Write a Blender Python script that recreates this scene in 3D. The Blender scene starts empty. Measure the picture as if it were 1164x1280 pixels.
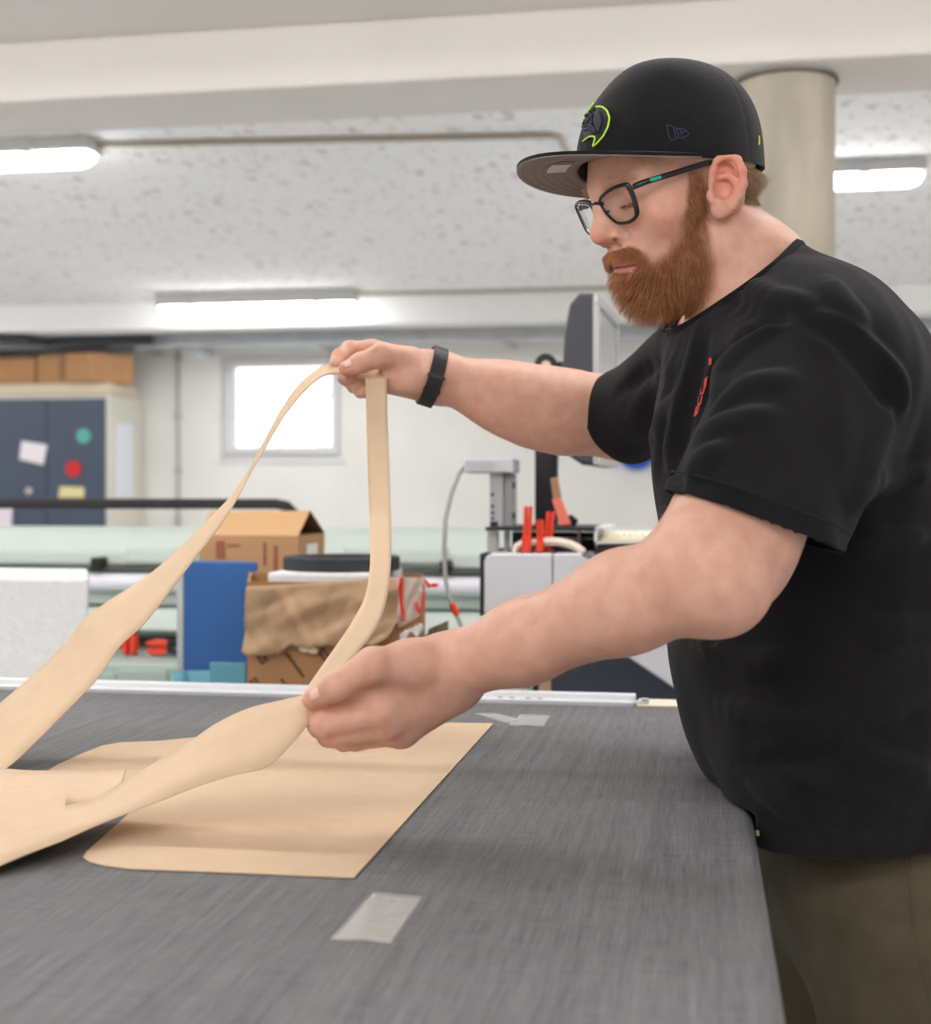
import bpy, bmesh, math, random
import numpy as np
from mathutils import Vector, Matrix

# ------------------------------------------------------------------ camera, world, exposure
scene = bpy.context.scene
COL = scene.collection
YAW = math.radians(9.8)
CA, SA = math.cos(YAW), math.sin(YAW)
FPX, CXP, HZ = 1700.0, 582.0, 615.0
CAMZ = 1.25
cam_data = bpy.data.cameras.new('camera')
cam = bpy.data.objects.new('camera', cam_data)
COL.objects.link(cam)
cam.location = (0, 0, CAMZ)
cam.rotation_euler = (math.pi / 2, 0, YAW)
cam_data.sensor_fit = 'HORIZONTAL'
cam_data.sensor_width = 36
cam_data.lens = FPX / 1164 * 36
cam_data.shift_y = -(640 - HZ) / 1164
cam_data.dof.use_dof = True
cam_data.dof.focus_distance = 1.40
cam_data.dof.aperture_fstop = 6.0
cam_data.clip_start = 0.05
scene.camera = cam

world = bpy.data.worlds.new('daylight')
scene.world = world
world.use_nodes = True
world.node_tree.nodes['Background'].inputs[0].default_value = (0.86, 0.93, 1.0, 1)
world.node_tree.nodes['Background'].inputs[1].default_value = 2.6

scene.view_settings.view_transform = 'Standard'
scene.view_settings.look = 'None'
scene.view_settings.gamma = 1.0
scene.view_settings.use_curve_mapping = False
scene.view_settings.exposure = 0.0
try:
    scene.cycles.use_denoising = True
    scene.cycles.max_bounces = 12
    scene.cycles.diffuse_bounces = 10
    scene.cycles.sample_clamp_indirect = 8.0
except Exception:
    pass
LAMP = 29.0        # brightness of the fluorescent diffusers

# ------------------------------------------------------------------ coordinates
def uvw2world(p):
    p = np.asarray(p, float)
    u, v, w = p[..., 0], p[..., 1], p[..., 2]
    return np.stack([u * CA - v * SA, u * SA + v * CA, w + CAMZ], -1)
def P(px, py, v):                 # point at pixel and depth, in the frame (right, away, up)
    return np.array([(px - CXP) / FPX * v, v, (HZ - py) / FPX * v])
def PW(px, py, v):                # same, in room coordinates
    return Vector(uvw2world(P(px, py, v)))
def Q(px, py, Y):                 # point of the room plane Y = const
    t = (px - CXP) / FPX
    v = Y / (t * SA + CA)
    return Vector((v * (t * CA - SA), Y, CAMZ + (HZ - py) / FPX * v))
def QZ(px, py, z):                # point of the horizontal plane z
    v = (CAMZ - z) * FPX / (py - HZ)
    return Vector(uvw2world(np.array([(px - CXP) / FPX * v, v, z - CAMZ])))

# ------------------------------------------------------------------ materials
def lin(c):
    return tuple((x / 12.92 if x <= 0.04045 else ((x + 0.055) / 1.055) ** 2.4) for x in c)
def rgb(r, g, b):
    return lin((r / 255, g / 255, b / 255))
MATS = {}
def mat(name, col, rough=0.6, metal=0.0, var=0.0, vscale=20.0, bump=0.0, bscale=200.0, spec=0.4, stretch=None,
        trans=0.0, ior=1.45, emit=None, estr=0.0, sheen=0.0, alpha=1.0):
    m = bpy.data.materials.new(name)
    m.use_nodes = True
    nt = m.node_tree
    b = nt.nodes['Principled BSDF']
    b.inputs['Base Color'].default_value = (*col, 1)
    b.inputs['Roughness'].default_value = rough
    b.inputs['Metallic'].default_value = metal
    b.inputs['Specular IOR Level'].default_value = spec
    b.inputs['IOR'].default_value = ior
    if trans: b.inputs['Transmission Weight'].default_value = trans
    if sheen: b.inputs['Sheen Weight'].default_value = sheen
    if alpha < 1: b.inputs['Alpha'].default_value = alpha
    if emit:
        b.inputs['Emission Color'].default_value = (*emit, 1)
        b.inputs['Emission Strength'].default_value = estr
    if var or bump:
        tc = nt.nodes.new('ShaderNodeTexCoord')
        src = tc.outputs['Object']
        if stretch:
            mp = nt.nodes.new('ShaderNodeMapping')
            mp.inputs['Scale'].default_value = stretch
            nt.links.new(src, mp.inputs['Vector']); src = mp.outputs['Vector']
        if var:
            n = nt.nodes.new('ShaderNodeTexNoise')
            n.inputs['Scale'].default_value = vscale
            n.inputs['Detail'].default_value = 5
            nt.links.new(src, n.inputs['Vector'])
            r = nt.nodes.new('ShaderNodeValToRGB')
            r.color_ramp.elements[0].position = 0.3
            r.color_ramp.elements[1].position = 0.7
            r.color_ramp.elements[0].color = (*[c * (1 - var) for c in col], 1)
            r.color_ramp.elements[1].color = (*[min(1, c * (1 + var)) for c in col], 1)
            nt.links.new(n.outputs['Fac'], r.inputs['Fac'])
            nt.links.new(r.outputs['Color'], b.inputs['Base Color'])
        if bump:
            n2 = nt.nodes.new('ShaderNodeTexNoise')
            n2.inputs['Scale'].default_value = bscale
            n2.inputs['Detail'].default_value = 3
            nt.links.new(src, n2.inputs['Vector'])
            bp = nt.nodes.new('ShaderNodeBump')
            bp.inputs['Strength'].default_value = bump
            bp.inputs['Distance'].default_value = 0.002
            nt.links.new(n2.outputs['Fac'], bp.inputs['Height'])
            nt.links.new(bp.outputs['Normal'], b.inputs['Normal'])
    MATS[name] = m
    return m

# ------------------------------------------------------------------ mesh helpers
class MB:
    """collects simple solids into one mesh object"""
    def __init__(self): self.bm = bmesh.new()
    def box(self, a, b, bevel=0.0, rot=None):
        a, b = Vector(a), Vector(b)
        c = (a + b) / 2; s = b - a
        r = bmesh.ops.create_cube(self.bm, size=1.0)
        vs = r['verts']
        for v in vs: v.co = Vector((v.co.x * s.x, v.co.y * s.y, v.co.z * s.z))
        if bevel:
            es = list({e for v in vs for e in v.link_edges})
            res = bmesh.ops.bevel(self.bm, geom=es, offset=bevel, segments=2, affect='EDGES', profile=0.6)
            vs = list({v for f in res['faces'] for v in f.verts} | {v for v in vs if v.is_valid})
        for v in vs:
            co = v.co
            if rot is not None: co = rot @ co
            v.co = co + c
        return self
    def cyl(self, p0, p1, r0, r1=None, seg=20):
        p0, p1 = Vector(p0), Vector(p1)
        r1 = r0 if r1 is None else r1
        d = p1 - p0
        q = d.to_track_quat('Z', 'Y').to_matrix().to_4x4()
        m = Matrix.Translation((p0 + p1) / 2) @ q
        bmesh.ops.create_cone(self.bm, cap_ends=True, segments=seg, radius1=r0, radius2=r1, depth=d.length, matrix=m)
        return self
    def ball(self, c, r, seg=16, scale=(1, 1, 1)):
        m = Matrix.Translation(Vector(c)) @ Matrix.Diagonal((*scale, 1))
        bmesh.ops.create_uvsphere(self.bm, u_segments=seg, v_segments=max(6, seg // 2), radius=r, matrix=m)
        return self
    def prism(self, pts, off):
        """closed polygon (3D points) extruded by a vector"""
        off = Vector(off)
        a = [self.bm.verts.new(Vector(p)) for p in pts]
        b = [self.bm.verts.new(Vector(p) + off) for p in pts]
        n = len(a)
        self.bm.faces.new(a); self.bm.faces.new(b[::-1])
        for i in range(n):
            self.bm.faces.new((a[i], b[i], b[(i + 1) % n], a[(i + 1) % n]))
        return self
    def tube(self, pts, r, seg=10, closed=False, flat=None):
        pts = [Vector(p) for p in pts]
        n = len(pts)
        rings = []
        up = None
        for i, p in enumerate(pts):
            if closed: t = (pts[(i + 1) % n] - pts[i - 1]).normalized()
            else: t = (pts[min(i + 1, n - 1)] - pts[max(i - 1, 0)]).normalized()
            if up is None:
                up = Vector((0, 0, 1)) if abs(t.z) < 0.9 else Vector((1, 0, 0))
            s = t.cross(up).normalized(); up = s.cross(t).normalized()
            rr = r[i] if hasattr(r, '__len__') else r
            ring = []
            for k in range(seg):
                a = 2 * math.pi * k / seg
                x, y = math.cos(a) * rr, math.sin(a) * rr
                if flat: x *= flat[0]; y *= flat[1]
                ring.append(self.bm.verts.new(p + s * x + up * y))
            rings.append(ring)
        m = n if closed else n - 1
        for i in range(m):
            A, B = rings[i], rings[(i + 1) % n]
            for k in range(seg):
                self.bm.faces.new((A[k], A[(k + 1) % seg], B[(k + 1) % seg], B[k]))
        if not closed:
            self.bm.faces.new(rings[0][::-1]); self.bm.faces.new(rings[-1])
        return self
    def grid(self, rows, cols_closed=False):
        """rows of equal-length point lists -> quads"""
        vs = [[self.bm.verts.new(Vector(p)) for p in r] for r in rows]
        for i in range(len(vs) - 1):
            n = len(vs[i])
            for k in range(n if cols_closed else n - 1):
                self.bm.faces.new((vs[i][k], vs[i][(k + 1) % n], vs[i + 1][(k + 1) % n], vs[i + 1][k]))
        return self
    def build(self, name, m, parent=None, smooth=False, bevel=0.0, solid=0.0, sub=0, offset=-1.0, angle=40):
        me = bpy.data.meshes.new(name)
        bmesh.ops.recalc_face_normals(self.bm, faces=self.bm.faces)
        self.bm.to_mesh(me); self.bm.free()
        return link(name, me, m, parent, smooth, bevel, solid, sub, offset, angle)
def link(name, me, m, parent=None, smooth=False, bevel=0.0, solid=0.0, sub=0, offset=-1.0, angle=40):
    o = bpy.data.objects.new(name, me)
    COL.objects.link(o)
    for mm in (m if isinstance(m, (list, tuple)) else [m]): me.materials.append(mm)
    if smooth:
        me.polygons.foreach_set('use_smooth', [True] * len(me.polygons))
        if angle:
            me.set_sharp_from_angle(angle=math.radians(angle))
    if bevel:
        b = o.modifiers.new('bevel', 'BEVEL'); b.width = bevel; b.segments = 2; b.limit_method = 'ANGLE'
    if solid:
        s = o.modifiers.new('solid', 'SOLIDIFY'); s.thickness = solid; s.offset = offset
    if sub:
        s = o.modifiers.new('sub', 'SUBSURF'); s.levels = sub; s.render_levels = sub
    if parent is not None:
        o.parent = parent
        o.matrix_parent_inverse = parent.matrix_basis.inverted()
    return o
def tag(o, label=None, cat=None, group=None, kind=None):
    if label: o['label'] = label
    if cat: o['category'] = cat
    if group: o['group'] = group
    if kind: o['kind'] = kind
    return o
def empty(name, loc, label=None, cat=None, group=None, rotz=0.0):
    o = bpy.data.objects.new(name, None)
    o.empty_display_size = 0.1
    o.location = loc; o.rotation_euler = (0, 0, rotz)
    COL.objects.link(o)
    return tag(o, label, cat, group)
def copy_tree(o, parent=None, delta=None):
    c = o.copy(); COL.objects.link(c)
    if parent is not None: c.parent = parent
    for ch in list(o.children): copy_tree(ch, c)
    return c
def structure(o): o['kind'] = 'structure'; return o
random.seed(7)
def catmull(pts, n, closed=True):
    pts = [np.asarray(p, float) for p in pts]; m = len(pts); out = []
    for i in range(m if closed else m - 1):
        g = (lambda k: pts[k % m]) if closed else (lambda k: pts[min(max(k, 0), m - 1)])
        p0, p1, p2, p3 = g(i - 1), g(i), g(i + 1), g(i + 2)
        for k in range(n):
            t = k / n
            out.append(.5 * (2 * p1 + (p2 - p0) * t + (2 * p0 - 5 * p1 + 4 * p2 - p3) * t * t + (3 * p1 - p0 - 3 * p2 + p3) * t ** 3))
    if not closed: out.append(pts[-1])
    return out
# ================================================================== room
X0, X1, Y0, Y1 = -8.0, 4.5, -3.6, 10.1
CEIL = 2.578
wall_m = mat('wall_paint', rgb(236, 234, 230), .85, var=.03, vscale=2.5, bump=.08, bscale=60)
plain_m = mat('ceiling_plaster', rgb(224, 219, 215), .9, var=.02, vscale=3, bump=.1, bscale=90)
floor_m = mat('floor_concrete', rgb(217, 217, 218), .5, var=.05, vscale=4)
structure(MB().box((X0 - .2, Y0 - .2, -.1), (X1 + .2, Y1 + .4, 0)).build('floor', floor_m))
structure(MB().box((X0 - .2, Y0, 0), (X0, Y1, CEIL)).build('wall_left', wall_m))
structure(MB().box((X1, Y0, 0), (X1 + .2, Y1, CEIL)).build('wall_right', wall_m))
structure(MB().box((X0 - .2, Y0 - .2, 0), (X1 + .2, Y0, CEIL)).build('wall_front', wall_m))
# back wall with the window opening
wa_, wb_ = Q(276, 443, Y1), Q(428, 574, Y1)
wx0, wx1, wz0, wz1 = wa_.x, wb_.x, wb_.z, wa_.z
mb = MB()
mb.box((X0 - .2, Y1, 0), (wx0, Y1 + .3, CEIL)).box((wx1, Y1, 0), (X1 + .2, Y1 + .3, CEIL))
mb.box((wx0, Y1, 0), (wx1, Y1 + .3, wz0)).box((wx0, Y1, wz1), (wx1, Y1 + .3, CEIL))
structure(mb.build('wall_back', wall_m))
frame_m = mat('window_pvc', rgb(226, 226, 228), .45)
wn = structure(empty('window_1', ((wx0 + wx1) / 2, Y1 + .1, wz0)))
def rect_frame(name, x0, x1, z0, z1, y0, y1, t, m, par):
    mb = MB()
    for a, b in (((x0, y0, z0), (x1, y1, z0 + t)), ((x0, y0, z1 - t), (x1, y1, z1)), ((x0, y0, z0 + t), (x0 + t, y1, z1 - t)), ((x1 - t, y0, z0 + t), (x1, y1, z1 - t))):
        mb.box(a, b, .004)
    return mb.build(name, m, par)
rect_frame('window_frame', wx0, wx1, wz0, wz1, Y1 + .06, Y1 + .13, .045, frame_m, wn)
rect_frame('window_sash', wx0 + .045, wx1 - .045, wz0 + .045, wz1 - .045, Y1 + .03, Y1 + .10, .055, frame_m, wn)
MB().box((wx0 + .095, Y1 + .06, wz0 + .095), (wx1 - .095, Y1 + .066, wz1 - .095)).build('window_pane', mat('pane_glass', (1, 1, 1), .0, trans=1.0, ior=1.02), wn)
MB().box((wx0 - .04, Y1 - .03, wz0 - .03), (wx1 + .02, Y1 + .05, wz0), .005).build('window_sill', frame_m, wn)
MB().box((wx0 + .055, Y1 - .01, (wz0 + wz1) / 2 - .06), (wx0 + .078, Y1 + .035, (wz0 + wz1) / 2 + .06), .006).build('window_handle', frame_m, wn)
# bare shrub outside the window
twig = mat('pale_twig', rgb(128, 146, 178), .9)
sh = empty('garden_shrub', Q(330, 600, Y1 + 1.2), 'pale blurred shrub branches standing outside behind the small window', 'shrub')
sh.location.z = 1.0
for base, pts in ((0, [(352, 700), (350, 560), (346, 520), (336, 485), (318, 462)]), (1, [(322, 700), (318, 580), (326, 540), (330, 505)]), (2, [(400, 700), (398, 560), (404, 520), (414, 490)]), (3, [(410, 640), (408, 560), (396, 525)])):
    MB().tube([Q(x, y, Y1 + 1.2 + .05 * base) for x, y in pts], [.012, .011, .009, .007, .005][:len(pts)], 6).build('branch', twig, sh, smooth=True)
structure(MB().box((X0, Y1 + .35, .6), (X1, Y1 + 6, 1.0)).build('ground', mat('ground_outside', rgb(190, 192, 190), .9)))

# ceiling: plain plaster in front of the beam, speckled acoustic board behind it
cp = bpy.data.materials.new('acoustic_board'); cp.use_nodes = True
nt = cp.node_tree; pbn = nt.nodes['Principled BSDF']; pbn.inputs['Roughness'].default_value = .95; pbn.inputs['Specular IOR Level'].default_value = .1
tc = nt.nodes.new('ShaderNodeTexCoord')
cur = None
for sc_, thr, dk, st in ((13.5, .20, .36, (1, .55, 1)), (27.0, .235, .30, (1, .6, 1)), (55.0, .25, .20, (1, .7, 1))):
    mp = nt.nodes.new('ShaderNodeMapping'); mp.inputs['Scale'].default_value = st; mp.inputs['Rotation'].default_value = (0, 0, .5 * sc_)
    nz = nt.nodes.new('ShaderNodeTexNoise'); nz.inputs['Scale'].default_value = sc_ * 2.3
    mxv = nt.nodes.new('ShaderNodeMix'); mxv.data_type = 'RGBA'; mxv.inputs[0].default_value = .06
    vo = nt.nodes.new('ShaderNodeTexVoronoi'); vo.inputs['Scale'].default_value = sc_; vo.inputs['Randomness'].default_value = 1.0
    nt.links.new(tc.outputs['Object'], mp.inputs['Vector']); nt.links.new(mp.outputs['Vector'], nz.inputs['Vector'])
    nt.links.new(mp.outputs['Vector'], mxv.inputs[6]); nt.links.new(nz.outputs['Color'], mxv.inputs[7]); nt.links.new(mxv.outputs[2], vo.inputs['Vector'])
    sp = nt.nodes.new('ShaderNodeSeparateColor'); nt.links.new(vo.outputs['Color'], sp.inputs['Color'])
    mu = nt.nodes.new('ShaderNodeMath'); mu.operation = 'MULTIPLY'; mu.inputs[1].default_value = thr * 1.7; nt.links.new(sp.outputs['Red'], mu.inputs[0])
    sub = nt.nodes.new('ShaderNodeMath'); sub.operation = 'SUBTRACT'; nt.links.new(mu.outputs[0], sub.inputs[0]); nt.links.new(vo.outputs['Distance'], sub.inputs[1])
    rmp = nt.nodes.new('ShaderNodeMapRange'); rmp.inputs['From Min'].default_value = -.01; rmp.inputs['From Max'].default_value = .04
    rmp.inputs['To Min'].default_value = 0; rmp.inputs['To Max'].default_value = dk; nt.links.new(sub.outputs[0], rmp.inputs['Value'])
    if cur is None: cur = rmp.outputs[0]
    else:
        mm = nt.nodes.new('ShaderNodeMath'); mm.operation = 'MAXIMUM'; nt.links.new(cur, mm.inputs[0]); nt.links.new(rmp.outputs[0], mm.inputs[1]); cur = mm.outputs[0]
mc = nt.nodes.new('ShaderNodeMix'); mc.data_type = 'RGBA'; mc.inputs[6].default_value = (*rgb(243, 243, 243), 1); mc.inputs[7].default_value = (*rgb(130, 116, 94), 1)
nt.links.new(cur, mc.inputs[0]); nt.links.new(mc.outputs[2], pbn.inputs['Base Color'])
BY0, BY1, BZ = 3.72, 4.08, 2.40
structure(MB().box((X0 - .2, BY1, CEIL), (X1 + .2, Y1 + .3, CEIL + .15)).build('ceiling', cp))
structure(MB().box((X0 - .2, Y0 - .2, CEIL), (X1 + .2, BY1, CEIL + .15)).build('ceiling', plain_m))
structure(MB().box((X0, BY0, BZ), (X1, BY1, CEIL), .012).build('ceiling_beam', plain_m))
structure(MB().box((X0, 9.0, 2.39), (X1, 9.25, CEIL), .01).build('ceiling_beam', mat('beam_white', rgb(236, 236, 235), .8)))
# concrete column under the beam
c0 = Q(982, 80, (BY0 + BY1) / 2)
colm = mat('column_concrete', rgb(176, 167, 153), .55, var=.22, vscale=7, bump=.15, bscale=120, stretch=(1, 1, .35))
mb = MB(); N = 48
rows = [[(c0.x + r * math.cos(2 * math.pi * k / N), (BY0 + BY1) / 2 + r * math.sin(2 * math.pi * k / N), z) for k in range(N)] for z, r in ((0, .135), (.8, .1345), (1.6, .1355), (2.36, .135), (2.385, .136), (2.386, .141), (2.4, .141))]
mb.grid(rows, True)
structure(mb.build('column', colm, smooth=True, angle=50))
structure(MB().tube([(c0.x + .141 * math.cos(2 * math.pi * k / 40), (BY0 + BY1) / 2 + .141 * math.sin(2 * math.pi * k / 40), 2.389) for k in range(40)], .005, 6, closed=True).build('column_collar', mat('grey_sealant', rgb(96, 94, 90), .8), smooth=True))

# fluorescent fixtures
lamp_m = mat('lamp_diffuser', (1, 1, .98), .4, emit=(1, .992, .975), estr=LAMP)
fix_m = mat('fixture_grey', rgb(190, 190, 190), .5)
def fixture(xc, y, label, group=None, L=1.28, z=CEIL, hang=.0):
    t = empty('ceiling_light', (xc, y, z - hang - .13), label, 'light', group)
    zt = z - hang
    mb = MB(); mb.box((xc - L / 2 - .008, y - .070, zt - .055), (xc + L / 2 + .008, y + .070, z), .006); mb.build('housing', fix_m, t)
    mb = MB(); n = 10; rows = []
    for xx, s in ((-L / 2, .25), (-L / 2 + .012, .7), (-L / 2 + .05, 1), (L / 2 - .05, 1), (L / 2 - .012, .7), (L / 2, .25)):
        rows.append([(xc + xx, y + s * .060 * math.cos(math.pi + math.pi * k / (n - 1)), zt - .056 + s * .050 * math.sin(math.pi + math.pi * k / (n - 1))) for k in range(n)])
    mb.grid(rows, True); mb.bm.faces.new(list(mb.bm.verts)[:n]); mb.bm.faces.new(list(mb.bm.verts)[-n:])
    mb.build('diffuser', lamp_m, t, smooth=True)
    for s in (-.32, .32):
        mb = MB(); mb.box((xc + s * L - .02, y - .084, zt - .062), (xc + s * L + .02, y + .084, zt - .02), .004)
        mb.build('bracket', fix_m, t)
    return t
l1 = Q(117, 200, 4.8); fixture(l1.x - .64, 4.8, 'long fluorescent ceiling light at the left edge, nearest behind the beam')
l2a, l2b = Q(200, 392, 8.65), Q(443, 388, 8.65); fixture((l2a.x + l2b.x) / 2, 8.65, 'fluorescent ceiling light above the small basement window', L=l2b.x - l2a.x, hang=.035)
l3 = Q(1153, 225, 5.67); fixture(l3.x - .64, 5.67, 'fluorescent ceiling light to the right of the concrete column')
for x, y, w in ((-1.5, 2.1, 'middle of the cutting table, out of the picture'), (.2, 2.1, 'bearded man, out of the picture'), (-2.9, 2.1, 'left end of the cutting table, out of the picture'), (1.6, 2.1, 'aisle to the right of the man, out of the picture'),
                (-3.1, -.6, 'floor left of the camera, unseen, added as fill'), (-1.5, -.6, 'floor left behind the camera, unseen, added as fill'), (.1, -.6, 'floor close behind the camera, unseen, added as fill'),  # lamps from here down are unseen additions that brighten the man and background
                (-2.5, -2.5, 'rear aisle on the left, unseen, added as fill'), (-.9, -2.5, 'middle of the rear aisle, unseen, added as fill'), (.7, -2.5, 'rear aisle on the right, unseen, added as fill'), 
                (-5.4, .6, 'left aisle beside the camera, unseen, added as fill'), (-5.2, 5.4, 'far left aisle, unseen, added as fill'), (-6.0, 7.6, 'back left corner, unseen, added as fill'), (-7.0, 6.2, 'left wall beyond the column row, unseen, added as fill'), (3.3, 7.4, 'back right corner, unseen, added as fill'), (3.3, 4.9, 'aisle right of the column, unseen, added as fill')):
    fixture(x, y, 'fluorescent ceiling light above the ' + w)
# conduits along the ceiling
pipe_w = mat('conduit_white', rgb(172, 163, 150), .6)
cz = CEIL - .012
a, b = Q(135, 180, 4.84), Q(688, 156, 5.0)
tag(MB().tube([(a.x - .08, 4.80, cz - .03), (a.x, 4.84, cz), (b.x, 5.0, cz), (b.x + .03, 5.04, cz), (b.x + .05, 5.5, cz)], .012, 8).build('conduit', pipe_w, smooth=True), 'thin white conduit along the ceiling behind the big beam', 'conduit')
a = Q(443, 378, 8.7); b = Q(1100, 372, 8.7)
tag(MB().tube([(a.x, 8.8, cz), (b.x, 8.8, cz)], .012, 8).build('conduit', pipe_w, smooth=True), 'thin white conduit running right from the light above the window', 'conduit')
# galvanised duct along the back wall
galv = mat('galvanised', rgb(190, 194, 198), .38, metal=.55, var=.1, vscale=6)
t = empty('cable_duct', (0, 9.6, 2.28), 'galvanised cable duct running along the top of the back wall', 'duct')
MB().box((-7.6, 9.5, 2.335), (4.2, 9.75, 2.47), .02).build('duct_body', galv, t)
MB().tube([(-7.6, 9.46, 2.332), (4.2, 9.46, 2.332)], .022, 10).build('duct_pipe', galv, t, smooth=True)
for x in np.arange(-7, 4.2, 1.4): MB().box((x, 9.48, 2.318), (x + .05, Y1 - .002, 2.335)).build('duct_bracket', galv, t)
dark_pipe = mat('dark_insulation', rgb(62, 62, 66), .8)
a = Q(-160, 404, 8.95); b = Q(160, 408, 9.4)
tag(MB().tube([(-7.9, 8.6, 2.345), (a.x, 8.75, 2.35), (Q(30, 400, 9.1).x, 9.1, 2.35), (Q(60, 408, 9.3).x, 9.33, 2.35), (b.x + .2, 9.37, 2.352)], .035, 10).build('insulated_pipe', dark_pipe, smooth=True), 'dark insulated pipe under the ceiling above the cardboard boxes', 'pipe')
tag(MB().tube([(-7.9, 9.37, 2.292), (Q(150, 430, 9.4).x, 9.37, 2.292), (Q(172, 430, 9.45).x, 9.40, 2.295)], .018, 10).build('insulated_pipe', dark_pipe, smooth=True), 'lower dark pipe just above the cardboard boxes', 'pipe')
# wall conduit left of the window
a, b = Q(222, 438, 10.07), Q(222, 720, 10.07)
t = empty('wall_conduit', (a.x, 10.07, b.z), 'grey vertical conduit clipped to the back wall beside the cabinet', 'conduit')
MB().tube([(a.x, 10.075, b.z), (a.x, 10.075, a.z)], .013, 8).build('tube', mat('conduit_grey', rgb(178, 178, 176), .6), t, smooth=True)
for y in (448, 520, 588, 650):
    z = Q(222, y, 10.07).z; MB().box((a.x - .025, 10.05, z - .018), (a.x + .025, 10.1, z + .018), .004).build('clip', fix_m, t)
a = Q(245, 440, 9.9); mb = MB(); mb.box((a.x - .05, 9.76, a.z - .04), (a.x + .06, Y1, a.z + .02), .008)
tag(mb.build('duct_support', mat('support_white', rgb(214, 220, 226), .6)), 'white wall support under the duct beside the window', 'bracket')
# blue helmet on the wall
a = Q(796, 562, 10.0)
hb = MB(); rows = []
for i in range(9):
    f = i / 8 * math.pi / 2
    rows.append([(a.x + .15 * math.cos(f) * math.cos(2 * math.pi * k / 28), 9.97 + .11 * math.cos(f) * math.sin(2 * math.pi * k / 28), a.z - .155 * math.sin(f)) for k in range(28)])
hb.grid(rows, True)
hel = tag(hb.build('hard_hat', mat('helmet_blue', rgb(58, 92, 190), .35), smooth=True, solid=.004), 'blue bowl-shaped hard hat hanging on the back wall behind the man', 'helmet')
MB().cyl((a.x, 9.90, a.z + .02), (a.x, Y1, a.z + .02), .012, seg=8).build('hook', fix_m, hel)
# ================================================================== cutting table
TZ = .95
TX1, TY0, TY1 = .049, .46, 1.911
TX0 = -2.4
tab = empty('cutting_table', (-1.1, 1.2, 0), 'large cutting table covered in dark grey woven conveyor cloth', 'table')
fm = bpy.data.materials.new('conveyor_cloth'); fm.use_nodes = True
nt = fm.node_tree; pbn = nt.nodes['Principled BSDF']; pbn.inputs['Roughness'].default_value = .72; pbn.inputs['Specular IOR Level'].default_value = .35
tc = nt.nodes.new('ShaderNodeTexCoord')
def stretched(sc_, detail=4, rough=.6):
    mp = nt.nodes.new('ShaderNodeMapping'); mp.inputs['Scale'].default_value = sc_
    n = nt.nodes.new('ShaderNodeTexNoise'); n.inputs['Scale'].default_value = 1.0; n.inputs['Detail'].default_value = detail; n.inputs['Roughness'].default_value = rough
    nt.links.new(tc.outputs['Object'], mp.inputs['Vector']); nt.links.new(mp.outputs['Vector'], n.inputs['Vector']); return n.outputs['Fac']
def mth(op, a, b):
    n = nt.nodes.new('ShaderNodeMath'); n.operation = op
    for i, q in enumerate((a, b)):
        if hasattr(q, 'links') or not isinstance(q, (int, float)): nt.links.new(q, n.inputs[i])
        else: n.inputs[i].default_value = q
    return n.outputs[0]
g1 = stretched((680, 18, 1)); g2 = stretched((22, 680, 1)); g3 = stretched((900, 900, 1), 2); g4 = stretched((3.5, 1.2, 1), 3); g5 = stretched((120, 2.2, 1))
s_ = mth('ADD', mth('ADD', mth('MULTIPLY', g1, .34), mth('MULTIPLY', g2, .28)), mth('ADD', mth('MULTIPLY', g3, .26), mth('ADD', mth('MULTIPLY', g4, .12), mth('MULTIPLY', g5, .22))))
rr_ = nt.nodes.new('ShaderNodeValToRGB'); rr_.color_ramp.elements[0].position = .44; rr_.color_ramp.elements[1].position = .76
rr_.color_ramp.elements[0].color = (*rgb(54, 54, 57), 1); rr_.color_ramp.elements[1].color = (*rgb(130, 130, 132), 1)
nt.links.new(s_, rr_.inputs['Fac']); nt.links.new(rr_.outputs['Color'], pbn.inputs['Base Color'])
bp = nt.nodes.new('ShaderNodeBump'); bp.inputs['Strength'].default_value = .3; bp.inputs['Distance'].default_value = .0008
nt.links.new(s_, bp.inputs['Height']); nt.links.new(bp.outputs['Normal'], pbn.inputs['Normal'])
# the cloth: flat top that wraps over the right edge
R_ = .012
prof_ = [(TX0, TZ), (-1.0, TZ), (-.3, TZ), (TX1 - R_, TZ)] + [(TX1 - R_ + R_ * math.sin(a), TZ - R_ + R_ * math.cos(a)) for a in np.linspace(.2, math.pi / 2, 7)] + [(TX1, TZ - .06), (TX1 - .012, TZ - .075), (TX1 - .10, TZ - .075)]
mb = MB(); mb.grid([[(x, y, z) for x, z in prof_] for y in np.linspace(TY0, TY1, 6)])
mb.build('cloth_top', fm, tab, smooth=True, angle=50, solid=.004, offset=-1)
frm = mat('table_steel', rgb(120, 122, 124), .5, metal=.3)
MB().box((TX0, TY0 + .02, TZ - .07), (TX1 - .03, TY1 - .002, TZ - .012), .002).build('table_bed', frm, tab)
for x in (TX0 + .1, TX1 - .22):
    for y in (TY0 + .15, TY1 - .12): MB().box((x - .035, y - .035, 0), (x + .035, y + .035, TZ - .07), .003).build('leg', frm, tab)
MB().box((TX0 + .1, TY1 - .14, .2), (TX1 - .2, TY1 - .10, .26), .002).build('stretcher', frm, tab)
alu = mat('aluminium', rgb(196, 197, 199), .4, metal=.5)
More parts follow.
